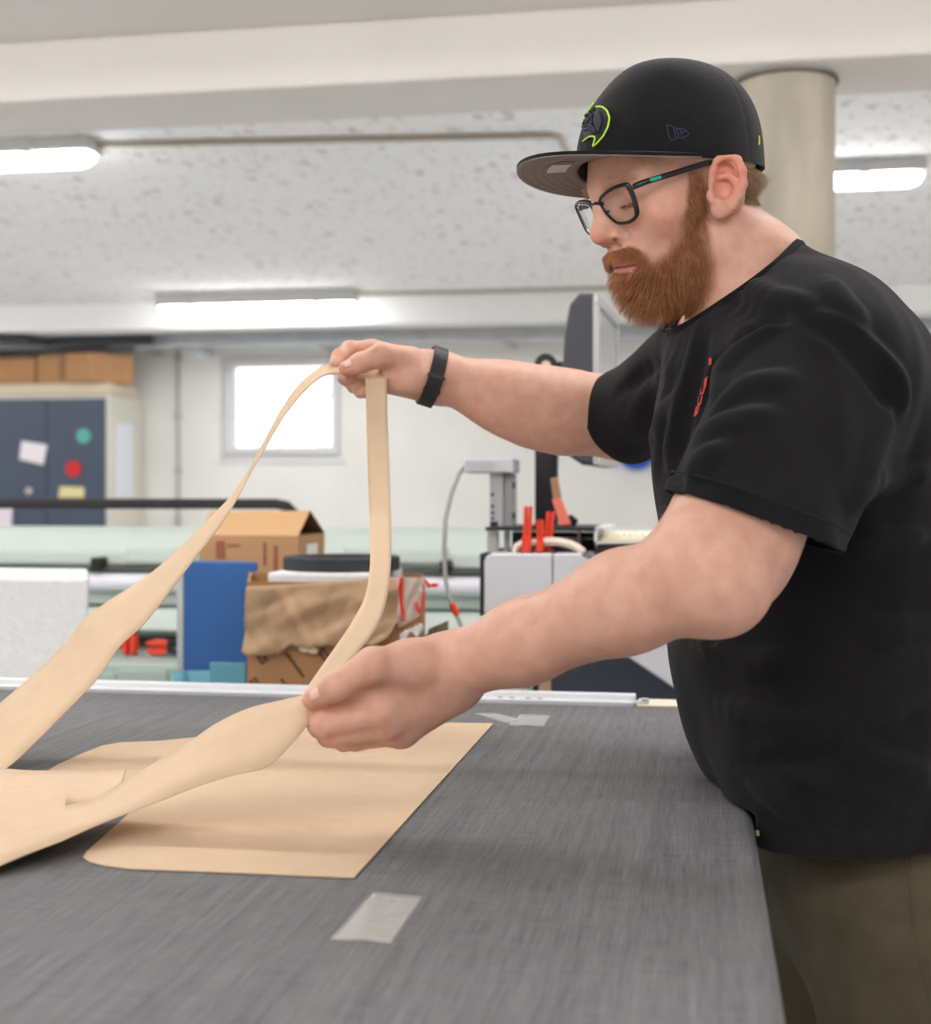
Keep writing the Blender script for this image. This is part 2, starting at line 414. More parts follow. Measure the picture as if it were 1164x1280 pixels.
# aluminium rail along the far edge
rail_m = mat('rail_aluminium', rgb(222, 224, 228), .35, metal=.35)
xs = Q(792, 885, TY1).x
mb = MB()
for y0, y1, z0, z1 in ((TY1 + .001, TY1 + .012, TZ - .06, TZ + .006), (TY1 + .012, TY1 + .05, TZ - .06, TZ + .002), (TY1 + .05, TY1 + .07, TZ - .06, TZ + .009)):
    mb.box((TX0, y0, z0), (xs, y1, z1), .001)
mb.build('edge_rail', rail_m, tab)
MB().box((xs + .004, TY1 + .001, TZ - .05), (TX1 + .1, TY1 + .06, TZ + .003), .002).build('rail_end', mat('rail_beige', rgb(216, 206, 186), .5), tab)
a = Q(806, 885, TY1 + .01); mb = MB(); mb.cyl((a.x, TY1 + .014, TZ + .003), (a.x, TY1 + .014, TZ + .010), .006, seg=12); mb.box((a.x - .02, TY1 + .006, TZ + .002), (a.x + .004, TY1 + .022, TZ + .006), .001); mb.build('rail_latch', alu, tab)
a, b = Q(625, 880, TY1 + .02), Q(675, 882, TY1 + .02)
mb = MB(); mb.box((a.x, TY1 + .016, TZ + .0018), (b.x, TY1 + .026, TZ + .0035)); mb.build('rail_plate', mat('plate_bronze', rgb(140, 118, 86), .4, metal=.4), tab)
for f in (0, .3, .7, 1):
    x = a.x + (b.x - a.x) * f; MB().cyl((x, TY1 + .021, TZ + .003), (x, TY1 + .021, TZ + .0055), .004, seg=8).build('screw', frm, tab)

# ================================================================== things behind the cutting table
def qbox(mb, x0, y0, x1, y1, Y, depth, bevel=0.0):
    a, b = Q(x0, y0, Y), Q(x1, y1, Y)
    mb.box((a.x, Y, b.z), (b.x, Y + depth, a.z), bevel); return mb
# tall cabinet
CY = 9.45
ca_, cb_ = Q(-190, 497, CY), Q(134, 700, CY)
cab = empty('metal_cabinet', ((ca_.x + cb_.x) / 2, CY, 0), 'tall dark slate metal cabinet with pale sides by the back wall', 'cabinet')
cream = mat('cabinet_cream', rgb(222, 220, 208), .5)
MB().box((ca_.x, CY, 0), (cb_.x + .015, Y1 - .06, ca_.z), .008).build('carcass', cream, cab)
slate = mat('cabinet_slate', rgb(74, 84, 102), .42, var=.05, vscale=3)
xm = Q(60, 550, CY).x
for x0, x1 in ((ca_.x + .02, xm - .004), (xm + .004, cb_.x - .01)):
    MB().box((x0, CY - .02, .06), (x1, CY + .005, ca_.z - .03), .004).build('door', slate, cab)
k = Q(36, 614, CY - .03); dk = [o for o in cab.children if o.name.startswith('door')][0]
MB().ball(k, .03, 12, (1, .7, 1)).build('knob', mat('knob_chrome', rgb(210, 200, 196), .3, metal=.6), dk, smooth=True)
def flat_on(name, poly, Y, m, label, cat, th=.004):
    mb = MB(); mb.prism([Q(x, y, Y) for x, y in poly], (0, th, 0)); return tag(mb.build(name, m), label, cat)
CF = CY - .0245
flat_on('paper_note', [(27, 551), (59, 556), (54, 581), (24, 574)], CF, mat('note_white', rgb(238, 232, 236), .8), 'white paper note on the dark cabinet door', 'paper')
mb = MB(); a = Q(92, 586, CF); mb.cyl((a.x, CF - .012, a.z), (a.x, CF + .004, a.z), .06, seg=24); tag(mb.build('fridge_magnet', mat('magnet_red', rgb(206, 44, 48), .4)), 'round red magnet on the dark cabinet door', 'magnet')
mb = MB(); a = Q(105, 545, CF); mb.cyl((a.x, CF - .012, a.z), (a.x, CF + .004, a.z), .058, seg=7); tag(mb.build('fridge_magnet', mat('magnet_teal', rgb(92, 178, 164), .4)), 'teal magnet on the dark cabinet door, above the red one', 'magnet')
flat_on('sticker', [(75, 608), (105, 609), (105, 622), (73, 622)], CF, mat('sticker_cream', rgb(226, 216, 160), .6), 'cream and blue sticker on the cabinet door just above the black bar', 'sticker')
a0 = Q(160, 530, CY + .3)
MB_ = MB(); MB_.box((cb_.x + .016, CY + .12, Q(0, 622, CY + .3).z), (cb_.x + .026, CY + .42, a0.z))
tag(MB_.build('hanging_sheet', mat('sheet_bluewhite', rgb(232, 238, 246), .7)), 'white sheet hanging on the pale side of the cabinet', 'paper')
flat_on('document', [(-40, 632), (15, 632), (14, 662), (-40, 662)], CY - .04, mat('doc_pink', rgb(232, 222, 232), .8), 'pinkish white document against the cabinet at the left edge', 'paper', .012)
# lid and cartons on the cabinet
tp = ca_.z
lid_m = mat('board_beige', rgb(216, 202, 180), .8)
a, b = Q(-170, 490, CY), Q(140, 490, CY)
tag(MB().box((a.x, CY - .03, tp), (b.x, CY + .5, tp + .085), .015).build('storage_board', lid_m), 'thick beige board lying on top of the dark cabinet', 'board')
card = mat('cardboard', rgb(186, 140, 100), .85, var=.05, vscale=6)
tape_m = mat('carton_tape', rgb(150, 110, 76), .5)
def closed_carton(x0, x1, Y, dep, z0, z1, label, group=None, seamx=None):
    a, b = Q(x0, 480, Y), Q(x1, 480, Y)
    t = empty('cardboard_box', ((a.x + b.x) / 2, Y, z0), label, 'box', group)
    MB().box((a.x, Y, z0), (b.x, Y + dep, z1), .008).build('carton', card, t)
    MB().box((a.x - .001, Y + dep / 2 - .03, z1 - .1), (b.x + .001, Y + dep / 2 + .03, z1 + .002)).build('tape', tape_m, t)
    if seamx:
        s = Q(seamx, 480, Y).x; MB().box((s - .02, Y - .002, z0 + .01), (s + .02, Y + .1, z1 + .0015)).build('tape', tape_m, t)
    return t
z0 = tp + .087
closed_carton(-160, 44, CY + .02, .34, z0, min(Q(0, 447, CY).z, 2.26), 'left brown carton lying on the cabinet top', None)
zz = min(Q(0, 441, CY - .1).z, 2.272)
p_ = [Q(46, 480, CY + .02), Q(113, 480, CY - .12), Q(167, 480, CY + .12), Q(98, 480, CY + .38)]
t = empty('cardboard_box', (p_[1].x, CY, z0), 'right brown carton standing askew on the cabinet top', 'box')
mb = MB(); mb.prism([(p.x, p.y, z0) for p in p_], (0, 0, zz - z0)); mb.build('carton', card, t, bevel=.008)
q_ = [p_[0].lerp(p_[1], .42), p_[0].lerp(p_[1], .55)]; q2 = [p_[3].lerp(p_[2], .60), p_[3].lerp(p_[2], .42)]
mb = MB(); mb.prism([(p.x, p.y - .002, z0 + .01) for p in q_] + [(p.x, p.y, z0 + .01) for p in q2], (0, 0, zz - z0 - .0085)); mb.build('tape', tape_m, t)

# large-format printer
pg = mat('printer_pale', rgb(200, 211, 205), .5)
pg2 = mat('printer_green_grey', rgb(174, 190, 183), .5)
blk = mat('plastic_black', rgb(34, 34, 37), .5)
PX0, PX1 = Q(-420, 700, 3.5).x, Q(840, 700, 3.5).x
pr = empty('wide_printer', ((PX0 + PX1) / 2, 3.6, 0), 'long pale green wide-format printer behind the cutting table', 'printer')
def zy(y, Y, x=250): return Q(x, y, Y).z
def prof(name, pts, m, x0=PX0, x1=PX1):
    mb = MB(); mb.prism([(x0, Y, z) for Y, z in pts], (x1 - x0, 0, 0)); return mb.build(name, m, pr, bevel=.008)
prof('top_cover', [(3.50, zy(708, 3.5)), (3.50, zy(690, 3.5)), (3.56, zy(668, 3.56)), (3.62, zy(662, 3.62)), (3.95, zy(662, 3.62)), (3.95, zy(708, 3.5))], pg)
for x0, x1 in ((158, 250), (430, 560)):
    a, b = Q(x0, 682, 3.5), Q(x1, 706, 3.5)
    MB().box((a.x, 3.484, b.z), (b.x, 3.52, a.z), .012).build('cover_panel', pg, pr)
a, b = Q(-400, 713, 3.46), Q(830, 713, 3.46)
MB().tube([(a.x, 3.47, zy(713, 3.47)), (b.x, 3.47, zy(713, 3.47))], .0075, 8).build('guide_rod', mat('rod_dark', rgb(70, 70, 66), .35, metal=.6), pr, smooth=True)
for x in (120, 556):
    a = Q(x, 704, 3.45); MB().box((a.x - .012, 3.44, zy(713, 3.45)), (a.x + .012, 3.50, zy(698, 3.45)), .004).build('carriage_stop', blk, pr)
MB().cyl((PX0 + .1, 3.48, zy(728, 3.48)), (PX1 - .1, 3.48, zy(728, 3.48)), .024, seg=20).build('paper_roll', mat('roll_white', rgb(232, 230, 242), .7), pr, smooth=True)
prof('back_plate', [(3.56, zy(800, 3.5)), (3.56, zy(706, 3.5)), (3.9, zy(706, 3.5)), (3.9, zy(800, 3.5))], pg2)
prof('front_strip', [(3.50, zy(757, 3.5)), (3.50, zy(744, 3.5)), (3.58, zy(744, 3.5)), (3.58, zy(757, 3.5))], pg)
prof('front_panel', [(3.44, zy(790, 3.44)), (3.47, zy(762, 3.47)), (3.6, zy(762, 3.47)), (3.6, zy(790, 3.44))], pg)
prof('recess', [(3.58, zy(835, 3.3)), (3.58, zy(786, 3.5)), (3.9, zy(786, 3.5)), (3.9, zy(835, 3.3))], mat('recess_dark', rgb(70, 74, 76), .7))
zs = zy(832, 3.2)
prof('base_block', [(3.2, .06), (3.2, zs), (3.9, zs), (3.9, .06)], pg2)
for x0, x1 in ((-60, 146), (149, 210), (330, 545)):
    a, b = Q(x0, 836, 3.2), Q(x1, 870, 3.2)
    MB().box((a.x, 3.192, .4), (b.x, 3.21, a.z), .006).build('base_panel', pg2, pr)
for x in (PX0 + .3, PX1 - .3): MB().box((x - .06, 3.3, 0), (x + .06, 3.8, .07)).build('foot', blk, pr)
# black handle rail on top of the printer
a = Q(346, 630, 3.72)
hr_pts = [(PX0 + .05, 3.72, zy(660, 3.62) + .002), (PX0 + .05, 3.72, a.z - .06), (PX0 + .11, 3.72, a.z)] + [(a.x - 1.2, 3.72, a.z), (a.x, 3.72, a.z), (a.x + .03, 3.72, a.z - .006), (a.x + .052, 3.72, a.z - .028), (a.x + .075, 3.72, zy(660, 3.62) + .002)]
MB().tube(hr_pts, .0150, 12).build('handle_rail', mat('rubber_black', rgb(52, 50, 52), .8, bump=.4, bscale=300), pr, smooth=True)
# red spring clamps in the recess
clamp_red = mat('clamp_red', rgb(226, 66, 44), .4)
def spring_clamp(c, ang, label):
    t = empty('spring_clamp', c, label, 'clamp')
    M = Matrix.Translation(c) @ Matrix.Rotation(ang, 4, 'Y')
    for s, nm, m in ((1, 'jaw', clamp_red), (-1, 'jaw', clamp_red)):
        mb = MB(); mb.prism([M @ Vector(q) for q in ((-.022, -.016, s * .002), (.030, -.016, s * .004), (.036, -.016, s * .012), (.015, -.016, s * .020), (-.015, -.016, s * .018), (-.026, -.016, s * .010))], M.to_3x3() @ Vector((0, .03, 0)))
        mb.build(nm, m, t, bevel=.003)
        mb = MB(); mb.prism([M @ Vector(q) for q in ((-.018, -.012, s * .014), (-.075, -.012, s * .024), (-.078, -.012, s * .014), (-.02, -.012, s * .004))], M.to_3x3() @ Vector((0, .022, 0)))
        mb.build('grip', blk, t, bevel=.002)
    return t
c1 = Q(163, 818, 3.36); c1.z = zs + .037; spring_clamp(c1, math.pi / 2, 'red spring clamp standing upright in the dark printer recess')
c2 = Q(200, 820, 3.36); c2.z = zs + .025; spring_clamp(c2, math.pi, 'red spring clamp lying flat in the recess, next to the blue board')

# low bench carrying the boxes
BZT = .74
bench = empty('low_bench', (-.9, 2.6, 0), 'low grey bench behind the cutting table carrying boxes and foam', 'bench')
bxa, bxb = Q(-330, 880, 2.4).x, Q(572, 880, 2.4).x
MB().box((bxa, 2.12, BZT - .04), (bxb, 3.06, BZT), .004).build('bench_top', mat('bench_grey', rgb(150, 152, 152), .6), bench)
for x in (bxa + .05, bxb - .05):
    for y in (2.17, 3.01): MB().box((x - .025, y - .025, 0), (x + .025, y + .025, BZT - .04)).build('leg', fix_m, bench)
# styrofoam block
eps = mat('styrofoam', rgb(224, 224, 226), .8, var=.04, vscale=60, bump=.5, bscale=250)
a, b = Q(-120, 719, 2.35), Q(110, 719, 2.35)
mb = MB(); mb.prism([(a.x, 2.35, BZT), (b.x, 2.35, BZT), (Q(111, 719, 2.62).x, 2.62, BZT), (a.x, 2.62, BZT)], (0, 0, a.z - BZT))
tag(mb.build('foam_block', eps, bevel=.008), 'white styrofoam block standing on the bench at the left edge', 'foam')
# brown open carton
OY = 2.72
a, b = Q(250, 669, OY), Q(373, 669, OY)
oc = empty('open_carton', ((a.x + b.x) / 2, OY, BZT), 'tall brown carton with raised top flap behind the blue board', 'box')
card2 = mat('cardboard_tan', rgb(180, 140, 102), .85, var=.05, vscale=7)
card_in = mat('cardboard_inside', rgb(140, 104, 72), .9)
x0, x1, z1, dep = a.x, b.x, a.z, .20
mb = MB()
mb.box((x0, OY, BZT), (x1, OY + .005, z1)).box((x0, OY + dep - .005, BZT), (x1, OY + dep, z1)).box((x0, OY + .005, BZT), (x0 + .005, OY + dep - .005, z1)).box((x1 - .005, OY + .005, BZT), (x1, OY + dep - .005, z1)).box((x0, OY, BZT), (x1, OY + dep, BZT + .005))
mb.build('carton', card2, oc)
p0, p1 = Q(262, 641, OY + .09), Q(387, 640, OY + .09)
MB().prism([(x0, OY, z1), (x1, OY, z1), (p1.x, OY + .09, p1.z), (p0.x, OY + .09, p0.z)], (0, .004, .003)).build('front_flap', mat('flap_tan', rgb(196, 156, 114), .85), oc)
MB().prism([(x0, OY + dep, z1), (x1, OY + dep, z1), (p1.x, OY + .10, p1.z), (p0.x, OY + .10, p0.z)], (0, -.004, .003)).build('back_flap', card_in, oc)
s0, s1 = Q(379, 682, OY), Q(395, 703, OY)
MB().box((x1, OY + .06, s1.z), (x1 + .0012, OY + .14, s0.z)).build('label', mat('label_white', rgb(232, 230, 226), .7), oc)
red_print = mat('faded_red_print', rgb(150, 92, 72), .9)
for q in ([(270, 676), (281, 676), (281, 698), (270, 698)], [(329, 678), (333, 678), (333, 706), (329, 706)], [(342, 682), (347, 682), (347, 714), (342, 714)], [(326, 717), (336, 717), (336, 730), (326, 730)], [(284, 680), (300, 680), (300, 683), (284, 683)]):
    MB().prism([Q(x, y, OY - .0012) for x, y in q], (0, .0012, 0)).build('print_mark', red_print, oc)
# blue board with grey edge
BY = 2.59
a, b = Q(229, 702, BY), Q(323, 700, BY)
bb = empty('blue_board', ((a.x + b.x) / 2, BY, BZT), 'thick blue foam board standing upright between styrofoam and torn carton', 'board')
blue = mat('blue_foam', rgb(50, 94, 154), .75, var=.08, vscale=9, bump=.3, bscale=260)
mb = MB(); mb.prism([(a.x, BY, BZT), (b.x, BY - .012, BZT), (Q(322, 700, BY + .03).x, BY + .03, BZT), (a.x + .012, BY + .045, BZT)], (0, 0, a.z - BZT)); mb.build('board', blue, bb, bevel=.003)
e_ = Q(221, 702, BY + .055)
mb = MB(); mb.prism([(a.x - .0006, BY, BZT), (a.x + .0115, BY + .046, BZT), (a.x + .006, BY + .062, BZT), (e_.x, BY + .055, BZT)], (0, 0, a.z - BZT - .002)); mb.build('board_edge', mat('edge_grey', rgb(186, 188, 192), .6), bb)
# teal offcuts
teal_m = mat('teal_felt', rgb(96, 148, 166), .85, bump=.3, bscale=300)
TY = 2.30
pts = []
a = Q(213, 840, TY); b = Q(258, 842, TY)
mb = MB(); rows = []
n = 18
for i in range(n + 1):
    f = i / n
    if f < .45:
        an = f / .45 * 1.7 * math.pi; r = .012
        p = (a.x + .012 + r * math.cos(math.pi - an) * 1.0, TY + .012 - r * math.sin(an) * 1.0)
    else: p = (a.x + .012 + (b.x - a.x - .012) * (f - .45) / .55, TY + .024 + .004 * math.sin(f * 9))
    rows.append([(p[0], p[1], BZT), (p[0], p[1], a.z)])
mb.grid(rows); tag(mb.build('teal_sheet', teal_m, smooth=True, solid=.003), 'short curled teal sheet standing in front of the blue board', 'sheet')
a, b = Q(259, 829, TY), Q(305, 828, TY)
mb = MB(); mb.box((a.x, TY + .01, BZT), (b.x, TY + .018, a.z), .002); tag(mb.build('teal_sheet', teal_m), 'flat teal sheet standing beside the torn carton', 'sheet')
# torn carton
KY = 2.30
a, b = Q(309, 733, KY), Q(531, 722, KY)
tc_ = empty('torn_carton', ((a.x + b.x) / 2, KY, BZT), 'torn brown carton with crumpled paper flap, filled with foam', 'box')
kraft = mat('carton_kraft', rgb(162, 120, 82), .85, var=.06, vscale=8)
kx0, kx1, kz, kd = a.x, b.x, Q(400, 728, KY).z, .27
kb0, kb1 = Q(312, 730, KY + kd).x, Q(530, 730, KY + kd).x
def wallp(x0, y0, x1, y1, zt_, t=.005):
    d = Vector((x1 - x0, y1 - y0, 0)).normalized(); n = Vector((-d.y, d.x, 0)) * t
    return [(x0, y0, BZT), (x1, y1, BZT), (x1, y1, zt_), (x0, y0, zt_)], n
mb = MB()
for q, zt_ in (((kx0, KY, kx1, KY), kz), ((kb1, KY + kd, kb0, KY + kd), kz), ((kb0, KY + kd, kx0, KY), kz), ((kx1, KY, kb1, KY + kd), kz)):
    mb.prism(*wallp(*q, zt_))
mb.prism([(kx0, KY, BZT), (kx1, KY, BZT), (kb1, KY + kd, BZT), (kb0, KY + kd, BZT)], (0, 0, .004))
mb.build('carton', kraft, tc_)
# crumpled overhanging flap with a ragged lower rim
rng2 = np.random.default_rng(11)
top_e = [(309, 733), (350, 731), (400, 728), (440, 725), (480, 722), (505, 722)]
low_e = [(309, 812), (322, 818), (340, 817), (355, 814), (368, 804), (380, 806), (392, 809), (405, 806), (425, 806), (450, 802), (470, 806), (488, 796), (500, 778)]
tx = np.linspace(309, 503, 45); rows = []
ty = np.interp(tx, *zip(*top_e)); ly = np.interp(tx, *zip(*low_e)) + rng2.normal(0, 1.0, 45)
for j in range(17):
    f = j / 16; r = []
    for i in range(45):
        x = tx[i]; y = ty[i] + (ly[i] - ty[i]) * f
        cr = .006 * math.sin(.055 * x + .07 * y) * math.sin(.09 * y - .02 * x) + .008 * abs(math.sin(.04 * (x + 1.1 * y))) ** 3 + .010 * max(0, 1 - abs((x - 352) - (y - 735) * .55) / 9) * (1 if y < 800 else .3) + .0035 * abs(math.sin(.13 * x - .05 * y + 2 * math.sin(.05 * y))) + .003 * abs(math.sin(.16 * y + .07 * x))
        p = Q(x, y, KY); r.append((p.x, KY - .004 - cr * min(1, f * 3 + .1) - .014 * f ** 3, p.z))
    rows.append(r)
fl = MB().grid(rows).build('paper_flap', mat('kraft_paper', rgb(164, 134, 104), .75, var=.07, vscale=12, bump=.5, bscale=70), tc_, smooth=True, solid=.0015, angle=0)
mb = MB()
for k, (x, y) in enumerate(((375, 806), (383, 804), (379, 812), (386, 811), (390, 814))):
    p = Q(x, y, KY - .03); mb.ball((p.x, KY - .022, p.z), .0075, 8, (1.3, .6, .8))
mb.build('torn_fibre', mat('torn_fibre', rgb(216, 194, 160), .9), fl)
# diagonal printed lines
prnt = mat('carton_print', rgb(74, 54, 40), .85)
for k, (x, y, L_) in enumerate(((313, 812, 26), (356, 818, 40), (394, 812, 36), (350, 850, 22), (311, 852, 18), (420, 816, 34))):
    mb = MB(); d = np.array([.60, .80]); nrm = np.array([.80, -.60])
    n = max(4, int(L_ / 4.2)); rg = np.random.default_rng(k)
    for i in range(n):                                # each stroke block of a word
        for row in (0, 6.5):
            if row and k % 2: continue
            h = 3.6 if rg.random() < .8 else 4.6
            st = np.array([x, y]) + d * i * 4.2 + nrm * row
            q = [st, st + d * 2.9, st + d * 2.9 + nrm * h, st + nrm * h]
            if min(p[1] for p in q) > 862: continue
            mb.prism([Q(p[0], p[1], KY - .0012) for p in q], (0, .001, 0))
    mb.build('printed_word', prnt, tc_)
# inside the torn carton: white foam pad, black foam ring, red bag
a, b = Q(336, 715, KY + .03), Q(470, 712, KY + .03)
mb = MB(); mb.box((a.x, KY + .02, BZT + .006), (b.x, KY + kd - .02, a.z), .006); tag(mb.build('foam_pad', eps), 'white foam pad sticking out of the torn carton', 'foam')
a, b = Q(351, 706, KY + .10), Q(494, 706, KY + .10)
rc = ((a.x + b.x) / 2, KY + .13); rr = (b.x - a.x) / 2
zf = Q(336, 715, KY + .03).z
mb = MB(); rows = []
for ri, zz in ((.76, zf + .0005), (1, zf + .0005), (1, zf + .022), (.97, zf + .025), (.79, zf + .025), (.76, zf + .022), (.76, zf + .0005)):
    rows.append([(rc[0] + rr * ri * math.cos(2 * math.pi * k / 48), rc[1] + .105 * ri * math.sin(2 * math.pi * k / 48), zz) for k in range(48)])
mb.grid(rows, True); tag(mb.build('foam_ring', mat('foam_black', rgb(60, 61, 64), .9, bump=.6, bscale=400), smooth=True), 'black foam ring lying on the white pad in the torn carton', 'ring')
bag = empty('plastic_bag', Q(515, 800, KY + .06), 'clear plastic bag with red printing draped over the torn carton corner', 'bag')
clear = mat('bag_film', (.95, .93, .92), .2, alpha=.26, spec=.6)
rows = []
for j in range(12):
    f = j / 11; r = []
    for i in range(14):
        g = i / 13; x = 498 + 32 * g; y = 722 + 64 * f * (1 - .3 * g)
        p = Q(x, y, KY - .01); r.append((p.x, KY - .014 - .006 * math.sin(9 * g + 5 * f) * math.sin(7 * f + 3 * g), p.z))
    rows.append(r)
MB().grid(rows).build('film', clear, bag, smooth=True, solid=.0006)
rd = mat('bag_red', rgb(214, 52, 40), .35)
for pth in ([(501, 722), (499, 735), (501, 752), (503, 770), (507, 776)], [(504, 723), (502, 745), (504, 768)], [(521, 762), (526, 768), (528, 752), (531, 740)], [(533, 727), (538, 732), (546, 733)], [(531, 724), (536, 735), (541, 730), (548, 731)], [(518, 752), (524, 764)]):
    MB().tube([(Q(x, y, KY - .02).x, KY - .02, Q(x, y, KY - .02).z) for x, y in pth], .0034, 6, flat=(1.2, .6)).build('red_print', rd, bag, smooth=True)
rgt = np.random.default_rng(4); rows = []
for j in range(9):
    r = []
    for i in range(11):
        x = 501 + 28 * i / 10; y = 791 - 12 * i / 10 + 15 * j / 8 * (.6 + .4 * math.sin(i)) + rgt.normal(0, .6)
        p = Q(x, y, KY - .02); r.append((p.x, KY - .020 - .007 * rgt.random(), p.z))
    rows.append(r)
MB().grid(rows).build('crumpled_tissue', mat('tissue_white', rgb(220, 216, 218), .7), bag, solid=.001)
# small brown mesh offcut
mb = MB(); mb.prism([Q(x, y, 2.34) for x, y in ((533, 796), (536, 786), (560, 776), (560, 800), (556, 900), (533, 900))], (0, .006, 0)); o = mb.build('brown_offcut', mat('mesh_brown', rgb(112, 98, 72), .9, var=.3, vscale=160))
tag(o, 'small brown ribbed offcut standing right of the torn carton', 'offcut')
zmin = min((o.matrix_basis @ v.co).z for v in o.data.vertices)
for v in o.data.vertices:
    if v.co.z < zmin + .001: v.co.z = BZT

# control end of a second machine with monitor
MY = 2.45
mc_ = empty('machine_console', Q(720, 800, MY), 'light grey machine console with dark slanted base behind the forearm', 'machine'); mc_.location.z = 0
lg = mat('console_grey', rgb(206, 207, 213), .45)
dkp = mat('console_slate', rgb(52, 60, 74), .5)
mb = MB(); mb.prism([Q(x, y, MY) for x, y in ((605, 702), (608, 695), (615, 692), (690, 692), (690, 838), (605, 838))], (0, .36, 0)); mb.build('side_panel', lg, mc_, bevel=.004)
mb = MB(); mb.prism([Q(x, y, MY) for x, y in ((691.2, 692), (724, 692), (740, 700), (778, 724), (900, 800), (900, 900), (845, 862), (783, 820), (691.2, 816))], (0, .36, 0)); mb.build('side_panel', lg, mc_, bevel=.004)
q0, q1 = Q(690, 800, MY + .03), Q(905, 900, MY + .03)
mb = MB(); mb.box((q0.x, MY + .03, .0), (q1.x, MY + .33, Q(700, 780, MY + .03).z)); mb.build('base', dkp, mc_)
mb = MB(); qbox(mb, 600, 692, 604, 770, MY + .02, .3); mb.build('edge_strip', blk, mc_)
mb = MB(); mb.prism([Q(x, y, MY + .0) for x, y in ((727, 694), (735, 690), (775, 715), (768, 719))], (0, .3, 0)); mb.build('vent_strip', mat('vent_grey', rgb(120, 122, 122), .6), mc_)
# frame and tray above the console
mb = MB(); qbox(mb, 607, 659, 745, 664, MY + .05, .26); mb.build('top_plate', blk, mc_)
mb = MB(); qbox(mb, 609, 664, 622, 692, MY + .08, .02); qbox(mb, 630, 664, 636, 692, MY + .1, .02); mb.build('upright', fix_m, mc_)
mb = MB(); qbox(mb, 640, 665, 743, 690, MY + .22, .05); mb.build('back_box', blk, mc_)
mb = MB(); qbox(mb, 722, 664, 725, 692, MY + .16, .03); qbox(mb, 690, 672, 743, 674, MY + .2, .02); mb.build('rail', alu, mc_)
tr = MB()
qbox(tr, 743, 660, 746, 679, MY + .05, .24); qbox(tr, 743, 677, 870, 680, MY + .05, .24); qbox(tr, 743, 659, 760, 661, MY + .05, .24)
tr.build('keyboard_tray', mat('tray_white', rgb(226, 227, 226), .4), mc_)
mb = MB(); qbox(mb, 746, 681, 870, 720, MY + .1, .18); mb.build('tray_box', dkp, mc_)
# keyboard
kb = empty('keyboard', Q(800, 676, MY + .1), 'cream computer keyboard on the white tray behind the man', 'keyboard')
a, b = Q(750, 672, MY + .08), Q(868, 677, MY + .08)
MB().box((a.x, MY + .07, b.z), (b.x, MY + .24, a.z), .004).build('keyboard_base', mat('key_cream', rgb(226, 218, 190), .6), kb)
keym = mat('keycap', rgb(240, 236, 220), .6)
kw = (b.x - a.x - .016) / 13; k0 = None
for r in range(4):
    for c in range(13):
        x = a.x + .008 + c * kw; y = MY + .085 + r * .036
        if k0 is None:
            k0 = MB().box((-kw * .42, -.015, 0), (kw * .42, .015, .009), .002).build('key', keym, kb); kk = k0
        else:
            kk = k0.copy(); COL.objects.link(kk)
        kk.location = (x + kw / 2, y + .015, a.z)
# beige padded handle
pth = [Q(x, y, MY + .03) for x, y in ((645, 691), (647, 683), (655, 679), (675, 677), (697, 677), (715, 681), (726, 688), (728, 691))]
ph = tag(MB().tube(pth, .0095, 10, flat=(1.6, .85)).build('padded_handle', mat('beige_pad', rgb(216, 204, 190), .7), smooth=True), 'curved beige padded handle lying on the grey console', 'handle')
# red plastic wedges
def wedge(x, y0, y1, w, lean, label, dy=0):
    t = empty('plastic_clip', Q(x, y1, MY + .015), label, 'clip')
    za, zb = Q(x, y1, MY).z, Q(x, y0, MY).z; xa = Q(x, y1, MY).x; xb = Q(x + lean, y0, MY).x; w_ = w * 2.5 / FPX
    for s in (-1, 1):
        mb = MB(); mb.prism([(xa + s * w_ * .22 - w_ * .24, MY + .012 + dy, za), (xa + s * w_ * .22 + w_ * .24, MY + .012 + dy, za), (xb + s * w_ * .27 + w_ * .2, MY + .012 + dy, zb), (xb + s * w_ * .27 - w_ * .2, MY + .012 + dy, zb)], (0, .012, 0)); mb.build('prong', clamp_o, t, bevel=.001)
    mb = MB(); mb.box((xa - w_ * .5, MY + .008 + dy, za), (xa + w_ * .5, MY + .030 + dy, za + (zb - za) * .34), .002); mb.build('clip_base', clamp_o, t)
clamp_o = mat('clip_red', rgb(228, 62, 36), .3, spec=.5)
wedge(657, 633, 691, 11, 2, 'tallest of the red plastic clips, left one on the grey console')
wedge(674, 650, 691, 9, 0, 'shortest of the red plastic clips, middle one on the grey console')
wedge(681, 640, 691, 11, 4, 'right leaning one of the three red plastic clips on the grey console', .03)
# actuator on a post
ac = empty('actuator', Q(626, 657, MY + .15), 'grey metal actuator post with small box head on the console', 'machine part')
am_ = mat('actuator_grey', rgb(176, 178, 182), .4, metal=.3)
mb = MB(); qbox(mb, 612, 591, 629, 659, MY + .13, .05, .002); mb.build('post', am_, ac)
mb = MB(); qbox(mb, 629.6, 592, 641, 659, MY + .14, .05, .002); mb.build('post', mat('actuator_dark', rgb(152, 152, 156), .4, metal=.3), ac)
mb = MB(); qbox(mb, 642, 600, 645, 655, MY + .15, .012); mb.build('side_rod', am_, ac)
mb = MB(); qbox(mb, 613, 652, 622, 659, MY + .126, .02); qbox(mb, 641, 603, 643, 610, MY + .14, .02); qbox(mb, 641, 640, 643, 648, MY + .14, .02); mb.build('bracket', blk, ac)
for y in (618, 633, 641, 648):
    a = Q(616, y, MY + .13); MB().cyl((a.x, MY + .127, a.z), (a.x, MY + .14, a.z), .0030, seg=8).build('bolt', blk, ac)
mb = MB(); qbox(mb, 580, 573, 641, 591, MY + .10, .10, .003); hd = mb.build('box_head', mat('box_head', rgb(188, 191, 199), .45), ac)
